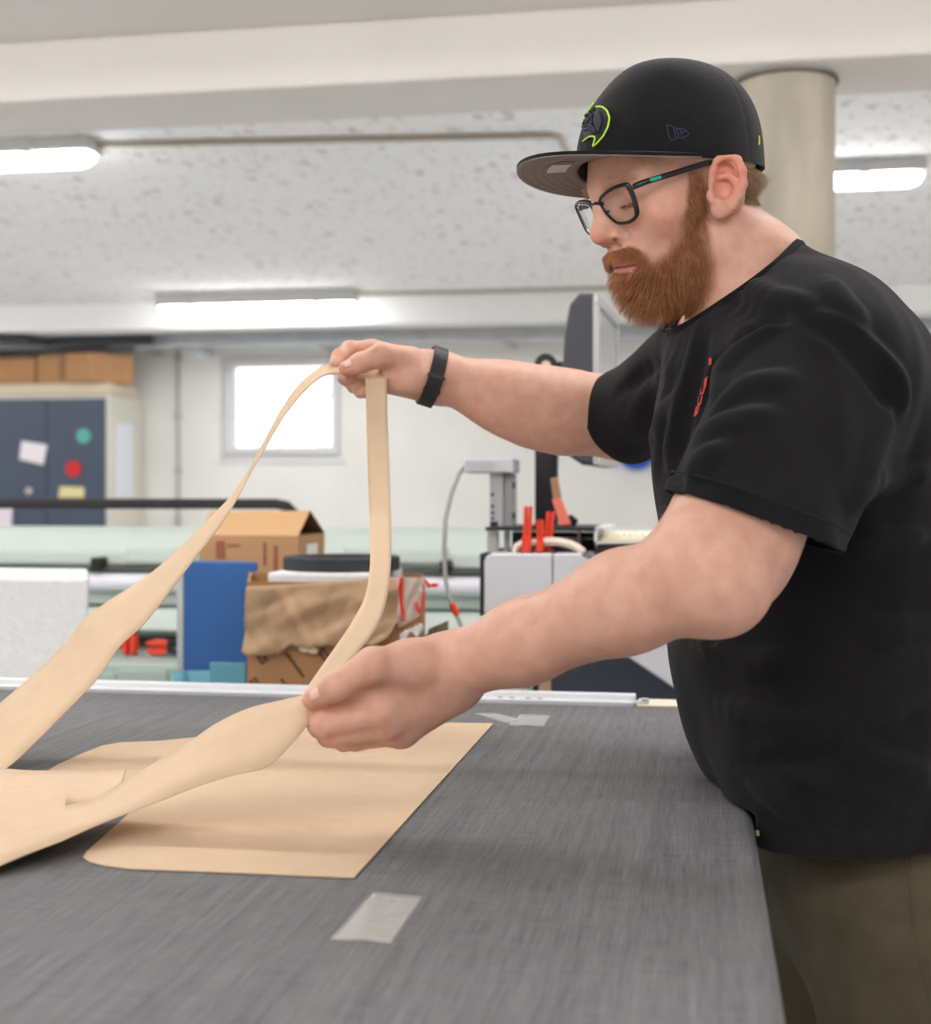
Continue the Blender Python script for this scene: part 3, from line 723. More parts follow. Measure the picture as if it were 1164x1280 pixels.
for x0, x1 in ((584, 597), (602, 617)):
    for k in range(5):
        y = 577 + k * 2.5; mb = MB(); qbox(mb, x0, y, x1, y + 1.3, MY + .0985, .003); mb.build('vent_slot', fix_m, hd)
MB().tube([Q(x, y, MY + .12 - .02 * i) for i, (x, y) in enumerate(((581, 584), (574, 592), (564, 618), (557, 650), (555, 690), (557, 725), (562, 748), (568, 762), (575, 778), (579, 790)))], .0042, 8).build('cable', mat('cable_grey', rgb(140, 142, 138), .5), ac, smooth=True)
MB().tube([Q(x, y, MY - .03) for x, y in ((564.5, 755), (568, 762), (572, 769))], .0058, 8).build('cable_sleeve', clamp_o, ac, smooth=True)
# monitor on a pole
NY = 2.72
mo = empty('monitor', Q(728, 520, NY), 'dark monitor seen from its edge on a black pole, left of the beard', 'monitor')
pole = MB(); a, b = Q(670, 457, NY), Q(697, 659, NY); pz = Q(680, 662, MY + .2).z
pole.box((a.x, NY - .02, pz), (b.x, NY + .02, a.z), .004); pole.cyl(((a.x + b.x) / 2, NY - .022, a.z), ((a.x + b.x) / 2, NY + .022, a.z), (b.x - a.x) / 2, seg=24)
pole.build('pole', blk, mo, smooth=True)
mb = MB(); c = Q(683, 457, NY - .02); mb.cyl((c.x, NY - .026, c.z), (c.x, NY - .018, c.z), .0095, seg=16); mb.build('pole_screw', mat('screw_copper', rgb(206, 186, 166), .4, metal=.5), mo, smooth=True)
mb = MB(); qbox(mb, 690, 452, 716, 468, NY - .012, .03, .002); mb.build('arm', blk, mo)
sx0, sx1 = Q(741, 400, NY - .16).x, Q(741, 400, NY - .16).x + .012
zt, zb = Q(741, 366, NY - .16).z, Q(741, 581, NY - .16).z
yn, yf = NY - .16, NY + .20
rows = []
def sect(y, ins):
    z0_, z1_ = zb + ins, zt - ins
    pr_ = [(0, z0_), (0, z1_), (-.026, z1_), (-.044, z1_ - .02), (-.054, z1_ - .07), (-.060, z1_ - .16), (-.060, z0_ + .08), (-.050, z0_ + .02), (-.02, z0_)]
    return [(sx0 + p[0] * (1 - ins * 9), y, p[1]) for p in pr_]
n_before = set(o.name for o in mo.children)
mb = MB(); mb.grid([sect(yn, .006), sect(yn + .006, 0), sect(yf - .006, 0), sect(yf, .006)], True)
mb.bm.faces.new(list(mb.bm.verts)[:9]); mb.bm.faces.new(list(mb.bm.verts)[-9:])
mb.build('housing', mat('monitor_dark', rgb(62, 62, 68), .5), mo, smooth=True, angle=35)
mon_first = len(mo.children)
silver = mat('monitor_silver', rgb(168, 169, 172), .35, metal=.2)
mb = MB()
mb.box((sx0, yn, zt - .022), (sx0 + .012, yf, zt), .002); mb.box((sx0, yn, zb), (sx0 + .012, yf, zb + .03), .002); mb.box((sx0, yn, zb + .03), (sx0 + .012, yn + .018, zt - .022), .002); mb.box((sx0, yf - .018, zb + .03), (sx0 + .012, yf, zt - .022), .002)
mb.build('bezel', silver, mo)
MB().box((sx0, yn + .018, zb + .03), (sx0 + .006, yf - .018, zt - .022)).build('screen', mat('screen_grey', rgb(170, 172, 172), .15), mo)
pv = Vector((sx0, yn, 0)); Mr = Matrix.Translation(pv) @ Matrix.Rotation(math.radians(-2.6), 4, 'Z') @ Matrix.Translation(-pv)
for o in mo.children:
    if o.name.split('.')[0] in ('housing', 'bezel', 'screen'): o.data.transform(Mr)
# sticky notes leaning on the pole
flat_on('paper_slip', [(688, 598), (697, 596), (702, 622), (692, 626)], MY + .14, mat('slip_brown', rgb(166, 130, 98), .85), 'brown paper slip stuck to the black pole above the pink note', 'paper', .002)
flat_on('paper_slip', [(690, 624), (702, 623), (714, 655), (700, 657), (695, 640)], MY + .13, mat('slip_pink', rgb(236, 128, 108), .85), 'salmon pink note leaning beside the black pole', 'paper', .002)
mb = MB(); mb.prism([Q(x, y, MY + .17) for x, y in ((698, 661), (699, 652), (713, 643), (722, 651), (716, 660))], (0, .03, 0)); tag(mb.build('black_clip', blk, bevel=.002), 'small black plastic clip on the top plate beside the pink note', 'clip')
# odds and ends below the forearm, standing on the floor beside the console
mb = MB(); qbox(mb, 676, 840, 689, 905, MY + .05, .05); o = mb.build('wood_strip', mat('wood_pale', rgb(206, 176, 146), .7)); 
for v in o.data.vertices:
    if v.co.z < .98 and v.co.z < Q(680, 880, MY).z: v.co.z = 0
tag(o, 'pale wooden strip standing against the dark console base', 'wood')
tube_pts = [Q(671, 840, MY + .06), Q(669, 870, MY + .06)]; p = tube_pts[-1].copy(); p.z = .005
tag(MB().tube([tube_pts[0], tube_pts[1], p], .006, 8).build('black_hose', blk, smooth=True), 'thin black hose hanging beside the pale wooden strip', 'hose')
wbg = MB()
rb = random.Random(3)
base = Q(632, 866, MY + .05)
for k in range(9): wbg.ball((base.x + rb.uniform(-.035, .035), MY + .06 + rb.uniform(-.02, .03), base.z + rb.uniform(-.018, .012)), rb.uniform(.014, .022), 8, (1.2, 1, .8))
wbg.cyl((base.x, MY + .06, 0), (base.x, MY + .06, base.z - .01), .05, .05, seg=16)
tag(wbg.build('foam_roll', mat('foam_white', rgb(228, 230, 230), .8)), 'white crumpled foam roll standing under the forearm beside the console', 'foam')
# ------------------------------------------------------------------ distance-field modelling (used for the figure and its clothes)
class Field:
    def __init__(self): self.pr = []; self.disp = None
    def _add(self, op, fn, c, R, k): self.pr.append((op, fn, np.asarray(c, float), float(R), float(k)))
    def cone(self, a, b, ra, rb=None, k=0.012, op='+'):
        a = np.asarray(a, float); b = np.asarray(b, float); rb = ra if rb is None else rb
        ba = b - a; l2 = max(float(ba @ ba), 1e-12)
        def fn(p):
            h = np.clip(((p - a) @ ba) / l2, 0, 1)
            q = p - a - h[:, None] * ba
            return np.sqrt(np.einsum('ij,ij->i', q, q)) - (ra + (rb - ra) * h)
        self._add(op, fn, (a + b) / 2, math.sqrt(l2) / 2 + max(ra, rb), k)
    def chain(self, pts, rs, k=0.006, op='+'):
        n = len(pts)
        rs = rs if hasattr(rs, '__len__') else [rs] * n
        for i in range(n - 1): self.cone(pts[i], pts[i + 1], rs[i], rs[i + 1], k, op)
    def ball(self, c, r, k=0.01, op='+'):
        c = np.asarray(c, float)
        self._add(op, lambda p: np.sqrt(((p - c) ** 2).sum(1)) - r, c, r, k)
    def ell(self, c, r, k=0.012, op='+', rot=None):
        c = np.asarray(c, float); r = np.asarray(r, float)
        M = None if rot is None else np.asarray(rot, float)
        def fn(p):
            q = p - c
            if M is not None: q = q @ M
            k0 = np.sqrt(((q / r) ** 2).sum(1)); k1 = np.sqrt(((q / (r * r)) ** 2).sum(1))
            return k0 * (k0 - 1) / np.maximum(k1, 1e-9)
        self._add(op, fn, c, r.max(), k)
    def ev(self, p, act=None):
        d = np.full(len(p), 1.0)
        for i, (op, fn, c, R, k) in enumerate(self.pr):
            if act is not None and not act[i]: continue
            q = fn(p)
            if op == '+':
                h = np.clip(0.5 + 0.5 * (d - q) / k, 0, 1)
                d = d * (1 - h) + q * h - k * h * (1 - h)
            else:
                h = np.clip(0.5 - 0.5 * (d + q) / k, 0, 1)
                d = d * (1 - h) - q * h + k * h * (1 - h)
        if self.disp is not None: d = d + self.disp(p)
        return d
    def ray(self, o, dr, t0, t1):
        t = t0
        o = np.asarray(o, float); dr = np.asarray(dr, float)
        for _ in range(90):
            d = float(self.ev((o + dr * t)[None])[0])
            if d < 4e-4: return o + dr * t
            t += d * 0.8
            if t > t1: return None
        return o + dr * t
    def mesh(self, lo, hi, h, bs=22):
        lo = np.asarray(lo, float); hi = np.asarray(hi, float)
        nb = np.ceil((hi - lo) / (h * bs)).astype(int)
        G = nb * bs + 3
        I = np.stack(np.meshgrid(*[np.arange(n) for n in nb], indexing='ij'), -1).reshape(-1, 3)
        ctr = lo + (I + 0.5) * h * bs
        half = h * bs * 0.5 * math.sqrt(3)
        d = self.ev(ctr)
        keep = np.abs(d) < half * 1.5 + 0.01
        I = I[keep]; ctr = ctr[keep]
        pc = np.array([q[2] for q in self.pr]); pR = np.array([q[3] for q in self.pr])
        n = bs + 1
        loc = np.stack(np.meshgrid(np.arange(n), np.arange(n), np.arange(n), indexing='ij'), -1)
        locf = loc.reshape(-1, 3) * h
        allv, alli, allq = [], [], []
        def gid(ix, iy, iz): return ((ix + 1) * G[1] + (iy + 1)) * G[2] + (iz + 1)
        corners = [(i, j, k) for i in (0, 1) for j in (0, 1) for k in (0, 1)]
        edges = []
        for a in range(8):
            for b in range(a + 1, 8):
                if sum(abs(x - y) for x, y in zip(corners[a], corners[b])) == 1: edges.append((a, b))
        for bi in range(len(I)):
            b0 = I[bi] * bs
            act = np.sqrt(((pc - ctr[bi]) ** 2).sum(1)) - pR < half + 0.035
            if not act.any(): continue
            D = self.ev(lo + b0 * h + locf, act).reshape(n, n, n)
            S = D < 0
            if S.all() or not S.any(): continue
            cs = np.zeros((bs, bs, bs), np.int8)
            for (i, j, k) in corners: cs += S[i:i + bs, j:j + bs, k:k + bs]
            c = np.argwhere((cs > 0) & (cs < 8))
            vals = np.stack([D[c[:, 0] + i, c[:, 1] + j, c[:, 2] + k] for (i, j, k) in corners], 1)
            acc = np.zeros((len(c), 3)); cnt = np.zeros(len(c))
            for a, b in edges:
                va, vb = vals[:, a], vals[:, b]
                m = (va < 0) != (vb < 0)
                t = np.where(m, va / np.where(m, va - vb, 1), 0)
                pa = np.array(corners[a], float); pb = np.array(corners[b], float)
                acc += np.where(m[:, None], pa + t[:, None] * (pb - pa), 0); cnt += m
            allv.append(lo + (b0 + c + acc / cnt[:, None]) * h)
            g = c + b0
            alli.append(gid(g[:, 0], g[:, 1], g[:, 2]))
            for ax in range(3):
                sl0 = [slice(0, bs)] * 3; sl1 = [slice(0, bs)] * 3; sl1[ax] = slice(1, bs + 1)
                A = S[tuple(sl0)]; B = S[tuple(sl1)]
                e = np.argwhere(A != B)
                if not len(e): continue
                flip = ~A[e[:, 0], e[:, 1], e[:, 2]]
                e = e + b0
                y, z = (ax + 1) % 3, (ax + 2) % 3
                q = []
                for dy, dz in ((-1, -1), (0, -1), (0, 0), (-1, 0)):
                    f = e.copy(); f[:, y] += dy; f[:, z] += dz
                    q.append(gid(f[:, 0], f[:, 1], f[:, 2]))
                q = np.stack(q, 1)
                q[flip] = q[flip][:, ::-1]
                allq.append(q)
        V = np.concatenate(allv); ids = np.concatenate(alli); F = np.concatenate(allq)
        o = np.argsort(ids); ids = ids[o]; V = V[o]
        k = np.searchsorted(ids, F); k = np.minimum(k, len(ids) - 1)
        ok = (ids[k] == F).all(1)
        return V, k[ok]
def np_mesh(name, V, F):
    me = bpy.data.meshes.new(name)
    n = F.shape[1]
    me.vertices.add(len(V)); me.vertices.foreach_set('co', np.ascontiguousarray(V, np.float32).ravel())
    me.loops.add(F.size); me.loops.foreach_set('vertex_index', np.ascontiguousarray(F, np.int32).ravel())
    me.polygons.add(len(F))
    me.polygons.foreach_set('loop_start', np.arange(0, F.size, n, dtype=np.int32))
    me.polygons.foreach_set('use_smooth', np.ones(len(F), bool))
    me.update(calc_edges=True); me.validate()
    return me
# ================================================================== the man
def smooth01(x, a, b):
    t = np.clip((x - a) / (b - a), 0, 1); return t * t * (3 - 2 * t)
def rotm(y, p, r):
    cy, sy = math.cos(y), math.sin(y); cp, sp = math.cos(p), math.sin(p); cr, sr = math.cos(r), math.sin(r)
    Rp = np.array([[cp, 0, sp], [0, 1, 0], [-sp, 0, cp]])
    Rr = np.array([[1, 0, 0], [0, cr, -sr], [0, sr, cr]])
    Ry = np.array([[cy, -sy, 0], [sy, cy, 0], [0, 0, 1]])
    return np.diag([-1, -1, 1.]) @ Ry @ Rp @ Rr
HS = 0.953
HR = rotm(math.radians(20.6), math.radians(18.2), math.radians(-1.1))
HP = np.array([0.2288, 1.43, 0.3034])
def H(x, y, z): return HP + HR @ (HS * np.array([x, y, z]))
def Hinv(p): return ((np.asarray(p) - HP) @ HR) / HS
def Hm(a):
    return HP + (HS * np.asarray(a, float)) @ HR.T

ARM_N = dict(S=P(1022, 475, 1.27), E=P(888, 720, 1.10), W=P(556, 838, 1.215))
ARM_F = dict(S=P(890, 455, 1.60), E=P(783, 522, 1.78), W=P(548, 470, 1.735))

B = Field()
# torso core (under the shirt)
B.ell((.345, 1.43, .04), (.13, .175, .18), .03)
B.ell((.375, 1.42, -.13), (.135, .165, .22), .04)
B.ell((.44, 1.42, -.36), (.12, .165, .16), .04)
B.cone(P(1010, 455, 1.29), P(893, 440, 1.58), .062, .062, .04)
# neck
B.cone(H(-.018, 0, -.035), P(938, 352, 1.43), .053, .060, .02)
B.cone(P(938, 352, 1.43), P(965, 430, 1.43), .059, .072, .03)
B.cone(H(-.015, .055, -.03), P(905, 400, 1.405), .014, .012, .03)
# near arm
S, E, W_ = ARM_N['S'], ARM_N['E'], ARM_N['W']
B.cone(S, E, .062, .043, .03)
B.ell(P(930, 655, 1.145), (.043, .045, .075), .03)
F1 = E + (W_ - E) * .30 + np.array([0, 0, .004]); F2 = E + (W_ - E) * .68
B.chain([E, F1, F2, W_], [.041, .0405, .0335, .0285], .02)
B.cone(P(894, 654, 1.125), P(866, 700, 1.10), .0385, .0365, .02)
B.ball(P(905, 742, 1.105), .026, .03)
# far arm
S, E, W_ = ARM_F['S'], ARM_F['E'], ARM_F['W']
B.cone(S, E, .062, .05, .03)
F1 = P(705, 515, 1.765); F2 = P(625, 495, 1.75)
B.chain([E, F1, P(662, 507, 1.757), F2, W_], [.052, .0495, .0455, .0385, .031], .03)

# ---- head
B.ell(H(.0, 0, .045), np.array([.098, .074, .080]) * HS, .02, rot=HR)
B.ell(H(.045, 0, -.012), np.array([.050, .060, .075]) * HS, .025, rot=HR)
for s in (1, -1):
    B.cone(H(.008, s * .050, -.052), H(.066, s * .014, -.081), .017, .016, .025)
    B.ell(H(.056, s * .047, -.004), np.array([.026, .020, .018]) * HS, .02, rot=HR)
    B.cone(H(.089, s * .010, .040), H(.066, s * .053, .040), .010, .009, .014)
B.ball(H(.068, 0, -.080), .019, .02)
B.ell(H(.074, 0, -.044), np.array([.022, .030, .033]) * HS, .02, rot=HR)
for s in (1, -1):
    B.ell(H(.094, s * .033, .020), np.array([.013, .017, .013]) * HS, .012, '-', rot=HR)
    B.ball(H(.0685, s * .033, .020), .0150, .004)           # closed lid over the eyeball
    B.cone(H(.0800, s * .020, .013), H(.0745, s * .047, .0145), .0012, .0012, .0025, '-')
B.cone(H(.093, 0, .038), H(.107, 0, -.002), .0075, .0088, .012)
B.ell(H(.1055, 0, -.009), np.array([.0135, .0120, .0105]) * HS, .010, rot=HR)
for s in (1, -1):
    B.ell(H(.0945, s * .0140, -.0150), np.array([.0112, .0072, .0088]) * HS, .0035, rot=HR)
    B.ell(H(.0995, s * .0095, -.0240), np.array([.0072, .0042, .0048]) * HS, .003, '-', rot=HR)
    B.cone(H(.0965, 0, -.0410), H(.074, s * .030, -.0475), .0058, .0030, .006)
    B.cone(H(.0945, 0, -.0535), H(.074, s * .029, -.0490), .0070, .0030, .006)
    B.cone(H(.1005, 0, -.0468), H(.075, s * .032, -.0485), .0011, .0011, .003, '-')
def face_at(x, y):
    d = P(x, y, 1.0); n = np.linalg.norm(d)
    return B.ray((0, 0, 0), d / n, 1.25 * n, 1.6 * n)
nostril = face_at(769, 302)
crease = [face_at(*q) for q in ((777, 287), (784, 292), (787, 299), (785, 305))]
B.ell(nostril, np.array([.0048, .0036, .0026]), .0025, '-', rot=HR)
B.chain(crease, .0014, .0045, '-')
# ---- near ear (and a plain far one)
EV = 1.352
def EP(x, y, dv=0.0): return P(x, y, EV + dv)
B.ell(EP(909, 232, .012), (.0165, .0065, .030), .008, rot=rotm(0, .28, 0) @ np.diag([-1, -1, 1.]))
out = [(890, 232, .008), (891, 214, .004), (897, 202, .001), (905, 196, -.001), (914, 195, -.002), (922, 200, -.003),
       (928, 213, -.003), (929, 230, -.001), (925, 246, .002), (918, 257, .005), (910, 264, .006)]
B.chain([EP(*q) for q in out], [.0045] + [.0042] * (len(out) - 1), .003)
B.ell(EP(904, 237, .001), (.0095, .0095, .0135), .004, '-')
B.ell(EP(906, 208, .000), (.0075, .0045, .0050), .003, '-')
B.chain([EP(*q) for q in [(899, 222, .006), (909, 220, .003), (918, 226, .002), (920, 238, .003), (915, 249, .005), (906, 254, .005)]], .0030, .003)
B.ell(EP(889, 245, .004), (.0050, .0050, .0075), .005)
B.ball(EP(898, 254, .004), .0042, .004)
B.ell(EP(900, 262, .006), (.0095, .0062, .0105), .005)
fe = H(-.008, -.075, .0)
B.ell(fe, np.array([.018, .008, .031]) * HS, .006, rot=HR)

# ---- near hand (left), closing on the sheet
def hand(thumb, fingers, palm, wr):
    for a, b, ra, rb in palm: B.cone(a, b, ra, rb, .014)
    for pts, rs in fingers: B.chain(pts, rs, .0055)
    B.chain(thumb[0], thumb[1], .007)
NW = ARM_N['W']
n_mcp = [P(470, 872, 1.195), P(478, 890, 1.188), P(486, 906, 1.196), P(501, 916, 1.212)]
palm = [(NW, n_mcp[0], .0255, .0145), (NW + np.array([0, 0, -.004]), n_mcp[1], .0255, .0135), (NW + np.array([.006, 0, -.010]), n_mcp[2], .023, .0125),
        (NW + np.array([.010, .004, -.014]), n_mcp[3], .021, .0115)]
fingers = [
    ([n_mcp[0], P(412, 889, 1.198), P(396, 893, 1.216), P(392, 884, 1.232)], [.0140, .0110, .0098, .0085]),
    ([n_mcp[1], P(412, 905, 1.188), P(400, 908, 1.212), P(404, 898, 1.232)], [.0136, .0110, .0098, .0085]),
    ([n_mcp[2], P(424, 918, 1.196), P(411, 920, 1.220), P(414, 908, 1.240)], [.0124, .0104, .0094, .0082]),
    ([n_mcp[3], P(444, 925, 1.212), P(430, 927, 1.232), P(432, 916, 1.248)], [.0112, .0092, .0084, .0074])]
thumb = ([P(520, 832, 1.19), P(466, 831, 1.165), P(420, 858, 1.172), P(391, 875, 1.186)], [.0190, .0145, .0120, .0092])
hand(thumb, fingers, palm, NW)
B.cone(P(566, 828, 1.21), P(515, 830, 1.19), .021, .019, .02)
B.cone(P(552, 856, 1.22), P(505, 905, 1.213), .020, .014, .015)
for q in n_mcp: B.ball(q + np.array([.001, -.0055, .001]), .0098, .010)
for q, r in zip((P(398, 890, 1.198), P(402, 908, 1.190), P(414, 920, 1.200)), (.0108, .0106, .0100)): B.ball(q, r, .005)
B.cone(P(505, 842, 1.195), P(475, 862, 1.19), .018, .014, .014)
# ---- far hand (right)
FW = ARM_F['W']
f_mcp = [P(464, 437, 1.742), P(466, 452, 1.757), P(470, 466, 1.757), P(476, 478, 1.745)]
palm = [(FW, f_mcp[0], .027, .0135), (FW, f_mcp[1], .027, .0140), (FW + np.array([0, 0, -.005]), f_mcp[2], .025, .0140),
        (FW + np.array([0, -.006, -.012]), f_mcp[3], .022, .0130)]
fingers = [
    ([f_mcp[0], P(437, 436, 1.730), P(424, 445, 1.712), P(419, 455, 1.700)], [.0120, .0098, .0086, .0078]),
    ([f_mcp[1], P(436, 464, 1.762), P(432, 472, 1.738), P(438, 471, 1.715)], [.0125, .0105, .0094, .0082]),
    ([f_mcp[2], P(446, 477, 1.762), P(443, 482, 1.738), P(452, 479, 1.718)], [.0120, .0100, .0090, .0080]),
    ([f_mcp[3], P(456, 488, 1.745), P(451, 489, 1.725), P(460, 486, 1.710)], [.0110, .0090, .0080, .0072])]
thumb = ([P(512, 452, 1.712), P(478, 444, 1.690), P(450, 454, 1.682), P(433, 461, 1.682)], [.0200, .0150, .0120, .0098])
hand(thumb, fingers, palm, FW)
B.cone(P(520, 472, 1.708), P(488, 474, 1.712), .0210, .0170, .014)

# the cap presses the head into its crown
CR = rotm(math.radians(20.6), math.radians(2.5), math.radians(1.0))
CP = np.array([.2165, 1.436, .3440])
A_, B_, HC = .1025, .0835, .1095
def cap_local(th, t):
    h = HC * t
    f = .5 + .5 * math.cos(th)
    f = f * f * (3 - 2 * f) * (1 - t ** 5)
    p_ = 3.0 - .70 * f; q_ = .44 + .24 * f
    r = max(0.0, 1 - t ** p_) ** q_
    g = 0
    for k in range(6):
        dd = (th - math.radians(60 * k) + math.pi) % (2 * math.pi) - math.pi
        g += math.exp(-(dd / .016) ** 2)
    r *= 1 - .009 * g * min(1, t * 4)
    r *= 1 + .004 * math.sin(5 * th + 3 * t) * t
    return np.array([A_ * r * math.cos(th), B_ * r * math.sin(th), h - (.011 * math.sin(th) ** 2 + .006 * (.5 - .5 * math.cos(th)) ** 2) * (1 - t)])
def capw(q): return CP + CR @ np.asarray(q)
bV, bF = B.mesh((-.22, .98, -.56), (.62, 1.95, .50), .0021)
cl = (bV - CP) @ CR
on_head = (np.abs(cl[:, 0]) < .13) & (np.abs(cl[:, 1]) < .12) & (cl[:, 2] > -.012)
ii = np.nonzero(on_head)[0]
for i in ii:
    x, y, z = cl[i]
    th = math.atan2(y, x)
    z0 = -.011 * math.sin(th) ** 2 - .006 * (.5 - .5 * math.cos(th)) ** 2
    if z < z0: continue
    lim = cap_local(th, min(.999, max(0, z - z0) / HC))
    r = math.hypot(x, y); R_ = math.hypot(lim[0], lim[1]) * .968
    s_ = smooth01(z - z0, 0, .004)
    if r > R_:
        f = 1 + (R_ / r - 1) * s_
        cl[i, 0] *= f; cl[i, 1] *= f
    cl[i, 2] = min(z, HC * .955)
bV[ii] = CP + cl[ii] @ CR.T
body_me = np_mesh('body', uvw2world(bV), bF)

# skin tint (what the skin itself looks like: flushed ears, nose, knuckles, lips, the shade of hair roots) plus shade painted into nostril and mouth crease
base_skin = np.array(rgb(212, 166, 147))
tint = np.tile(base_skin, (len(bV), 1))
def blot(c, r, col, amt):
    global tint
    d = np.sqrt(((bV - np.asarray(c)) ** 2).sum(1))
    m = (1 - smooth01(d, r * .4, r))[:, None] * amt
    tint = tint * (1 - m) + np.array(col) * m
pink = rgb(214, 140, 122)
hq = Hinv(bV)
blot(EP(912, 215), .030, rgb(224, 140, 122), .7); blot(EP(905, 250), .022, pink, .4)
blot(H(.118, 0, -.012), .022, rgb(216, 140, 122), .6); blot(H(.06, .05, -.008), .035, rgb(222, 158, 138), .5)
for q in n_mcp: blot(q, .02, pink, .45)
for q in f_mcp: blot(q, .018, pink, .3)
blot(P(391, 872, 1.186), .02, pink, .5); blot(P(433, 461, 1.682), .02, pink, .5)
blot(nostril, .006, rgb(120, 62, 54), .75)  # shade inside the nostril, painted into the tint
lipm = (np.abs(hq[:, 1]) < .030) & (hq[:, 0] > .074) & (hq[:, 2] < -.038 - .006 * np.abs(hq[:, 1]) / .02) & (hq[:, 2] > -.0600 + .010 * np.abs(hq[:, 1]) / .025)
tint[lipm] = rgb(196, 128, 116)
ml = (np.abs(hq[:, 1]) < .027) & (hq[:, 0] > .076) & (np.abs(hq[:, 2] + .0470 + .002 * np.abs(hq[:, 1]) / .024) < .0014)
tint[ml] = rgb(96, 48, 46)  # crease between the lips drawn as dark tint in place of shade

def in_poly(x, y, poly):
    ins = np.zeros(len(x), bool); n = len(poly)
    for i in range(n):
        x1, y1 = poly[i]; x2, y2 = poly[(i + 1) % n]
        c = ((y1 > y) != (y2 > y)) & (x < (x2 - x1) * (y - y1) / (y2 - y1 + 1e-12) + x1)
        ins ^= c
    return ins
def side_xy(q):                      # profile coordinates of a head point, both sides folded onto the near one
    w = Hm(np.stack([q[:, 0], np.abs(q[:, 1]), q[:, 2]], 1))
    return CXP + FPX * w[:, 0] / w[:, 1], HZ - FPX * w[:, 2] / w[:, 1]
BEARD = [(859, 205), (884, 207), (887, 240), (888, 268), (893, 300), (898, 330), (896, 358), (882, 384), (862, 390), (800, 398), (750, 398),
         (740, 330), (744, 306), (760, 306), (790, 306), (806, 312), (816, 322), (832, 310), (846, 284), (855, 255)]
LIPS = [(758, 324), (775, 324), (800, 326), (797, 333), (786, 341), (764, 341)]
def beard_mask(q):
    x, y = side_xy(q)
    return in_poly(x, y, BEARD) & ~in_poly(x, y, LIPS) & ~((q[:, 0] > .088) & (q[:, 2] > -.0280)) & (q[:, 2] < .06) & (q[:, 0] > -.03) & (np.abs(q[:, 1]) < .085)
def beard_soft(q):                   # thins out towards the cheek, the ear and the neck
    x, y = side_xy(q)
    w = np.ones(len(q))
    for (a, b_, c, d_, wd) in ((846, 284, 855, 255, 9), (832, 310, 846, 284, 16), (816, 322, 832, 310, 14), (859, 205, 855, 255, 6), (884, 207, 888, 268, 7), (888, 268, 893, 300, 10), (893, 300, 898, 330, 18), (898, 330, 896, 358, 22), (896, 358, 882, 384, 18), (859, 205, 884, 207, 16), (790, 306, 806, 312, 6), (806, 312, 816, 322, 9), (757, 306, 790, 306, 4)):
        ex, ey = c - a, d_ - b_; t = np.clip(((x - a) * ex + (y - b_) * ey) / (ex * ex + ey * ey), 0, 1)
        ds = np.hypot(x - a - t * ex, y - b_ - t * ey); w = np.minimum(w, .04 + .96 * np.clip(ds / wd, 0, 1) ** 1.3)
    return w
headish = (np.abs(hq) < .16).all(1)
bm_ = np.zeros(len(bV), bool); bm_[headish] = beard_mask(hq[headish])
earm = (np.sqrt(((bV - EP(909, 232)) ** 2).sum(1)) < .040) & (bV[:, 1] < 1.375) & (CXP + FPX * bV[:, 0] / bV[:, 1] > 886)
bm_ &= ~earm
amt_ = (.80 * beard_soft(hq[bm_]))[:, None]
tint[bm_] = tint[bm_] * (1 - amt_) + np.array(rgb(122, 70, 40)) * amt_
HAIR = [(900, 180), (980, 180), (968, 232), (962, 250), (944, 256), (930, 256), (900, 215)]
hx, hy = side_xy(hq)
hm_ = headish & in_poly(hx, hy, HAIR) & ~earm & (hq[:, 2] < .09)
tint[hm_] = tint[hm_] * .5 + np.array(rgb(140, 108, 78)) * .5
ca = body_me.color_attributes.new('tint', 'FLOAT_COLOR', 'POINT')
ca.data.foreach_set('color', np.c_[tint, np.ones(len(tint))].astype(np.float32).ravel())

skin = bpy.data.materials.new('skin'); skin.use_nodes = True
nt = skin.node_tree; pb = nt.nodes['Principled BSDF']
at = nt.nodes.new('ShaderNodeAttribute'); at.attribute_name = 'tint'
nz = nt.nodes.new('ShaderNodeTexNoise'); nz.inputs['Scale'].default_value = 60; nz.inputs['Detail'].default_value = 6
tc = nt.nodes.new('ShaderNodeTexCoord'); nt.links.new(tc.outputs['Object'], nz.inputs['Vector'])
mx = nt.nodes.new('ShaderNodeMix'); mx.data_type = 'RGBA'; mx.blend_type = 'MULTIPLY'; mx.inputs[0].default_value = 1.0
rp = nt.nodes.new('ShaderNodeValToRGB'); rp.color_ramp.elements[0].position = .35; rp.color_ramp.elements[1].position = .65
rp.color_ramp.elements[0].color = (.90, .84, .82, 1); rp.color_ramp.elements[1].color = (1.0, 1.0, 1.0, 1)
nt.links.new(nz.outputs['Fac'], rp.inputs['Fac'])
nt.links.new(at.outputs['Color'], mx.inputs[6]); nt.links.new(rp.outputs['Color'], mx.inputs[7])
nt.links.new(mx.outputs[2], pb.inputs['Base Color'])
pb.inputs['Roughness'].default_value = .5; pb.inputs['Specular IOR Level'].default_value = .35
pb.inputs['Subsurface Weight'].default_value = .12; pb.inputs['Subsurface Radius'].default_value = (1.0, .35, .2); pb.inputs['Subsurface Scale'].default_value = .006
nb_ = nt.nodes.new('ShaderNodeTexNoise'); nb_.inputs['Scale'].default_value = 700; nt.links.new(tc.outputs['Object'], nb_.inputs['Vector'])
bp = nt.nodes.new('ShaderNodeBump'); bp.inputs['Strength'].default_value = .25; bp.inputs['Distance'].default_value = .0006
nt.links.new(nb_.outputs['Fac'], bp.inputs['Height']); nt.links.new(bp.outputs['Normal'], pb.inputs['Normal'])

man = empty('person', Vector(uvw2world((.45, 1.42, -CAMZ))), 'bearded man in black cap, glasses and black t-shirt lifting a cardboard frame over the table', 'person', rotz=YAW)
body = link('body', body_me, skin, man)
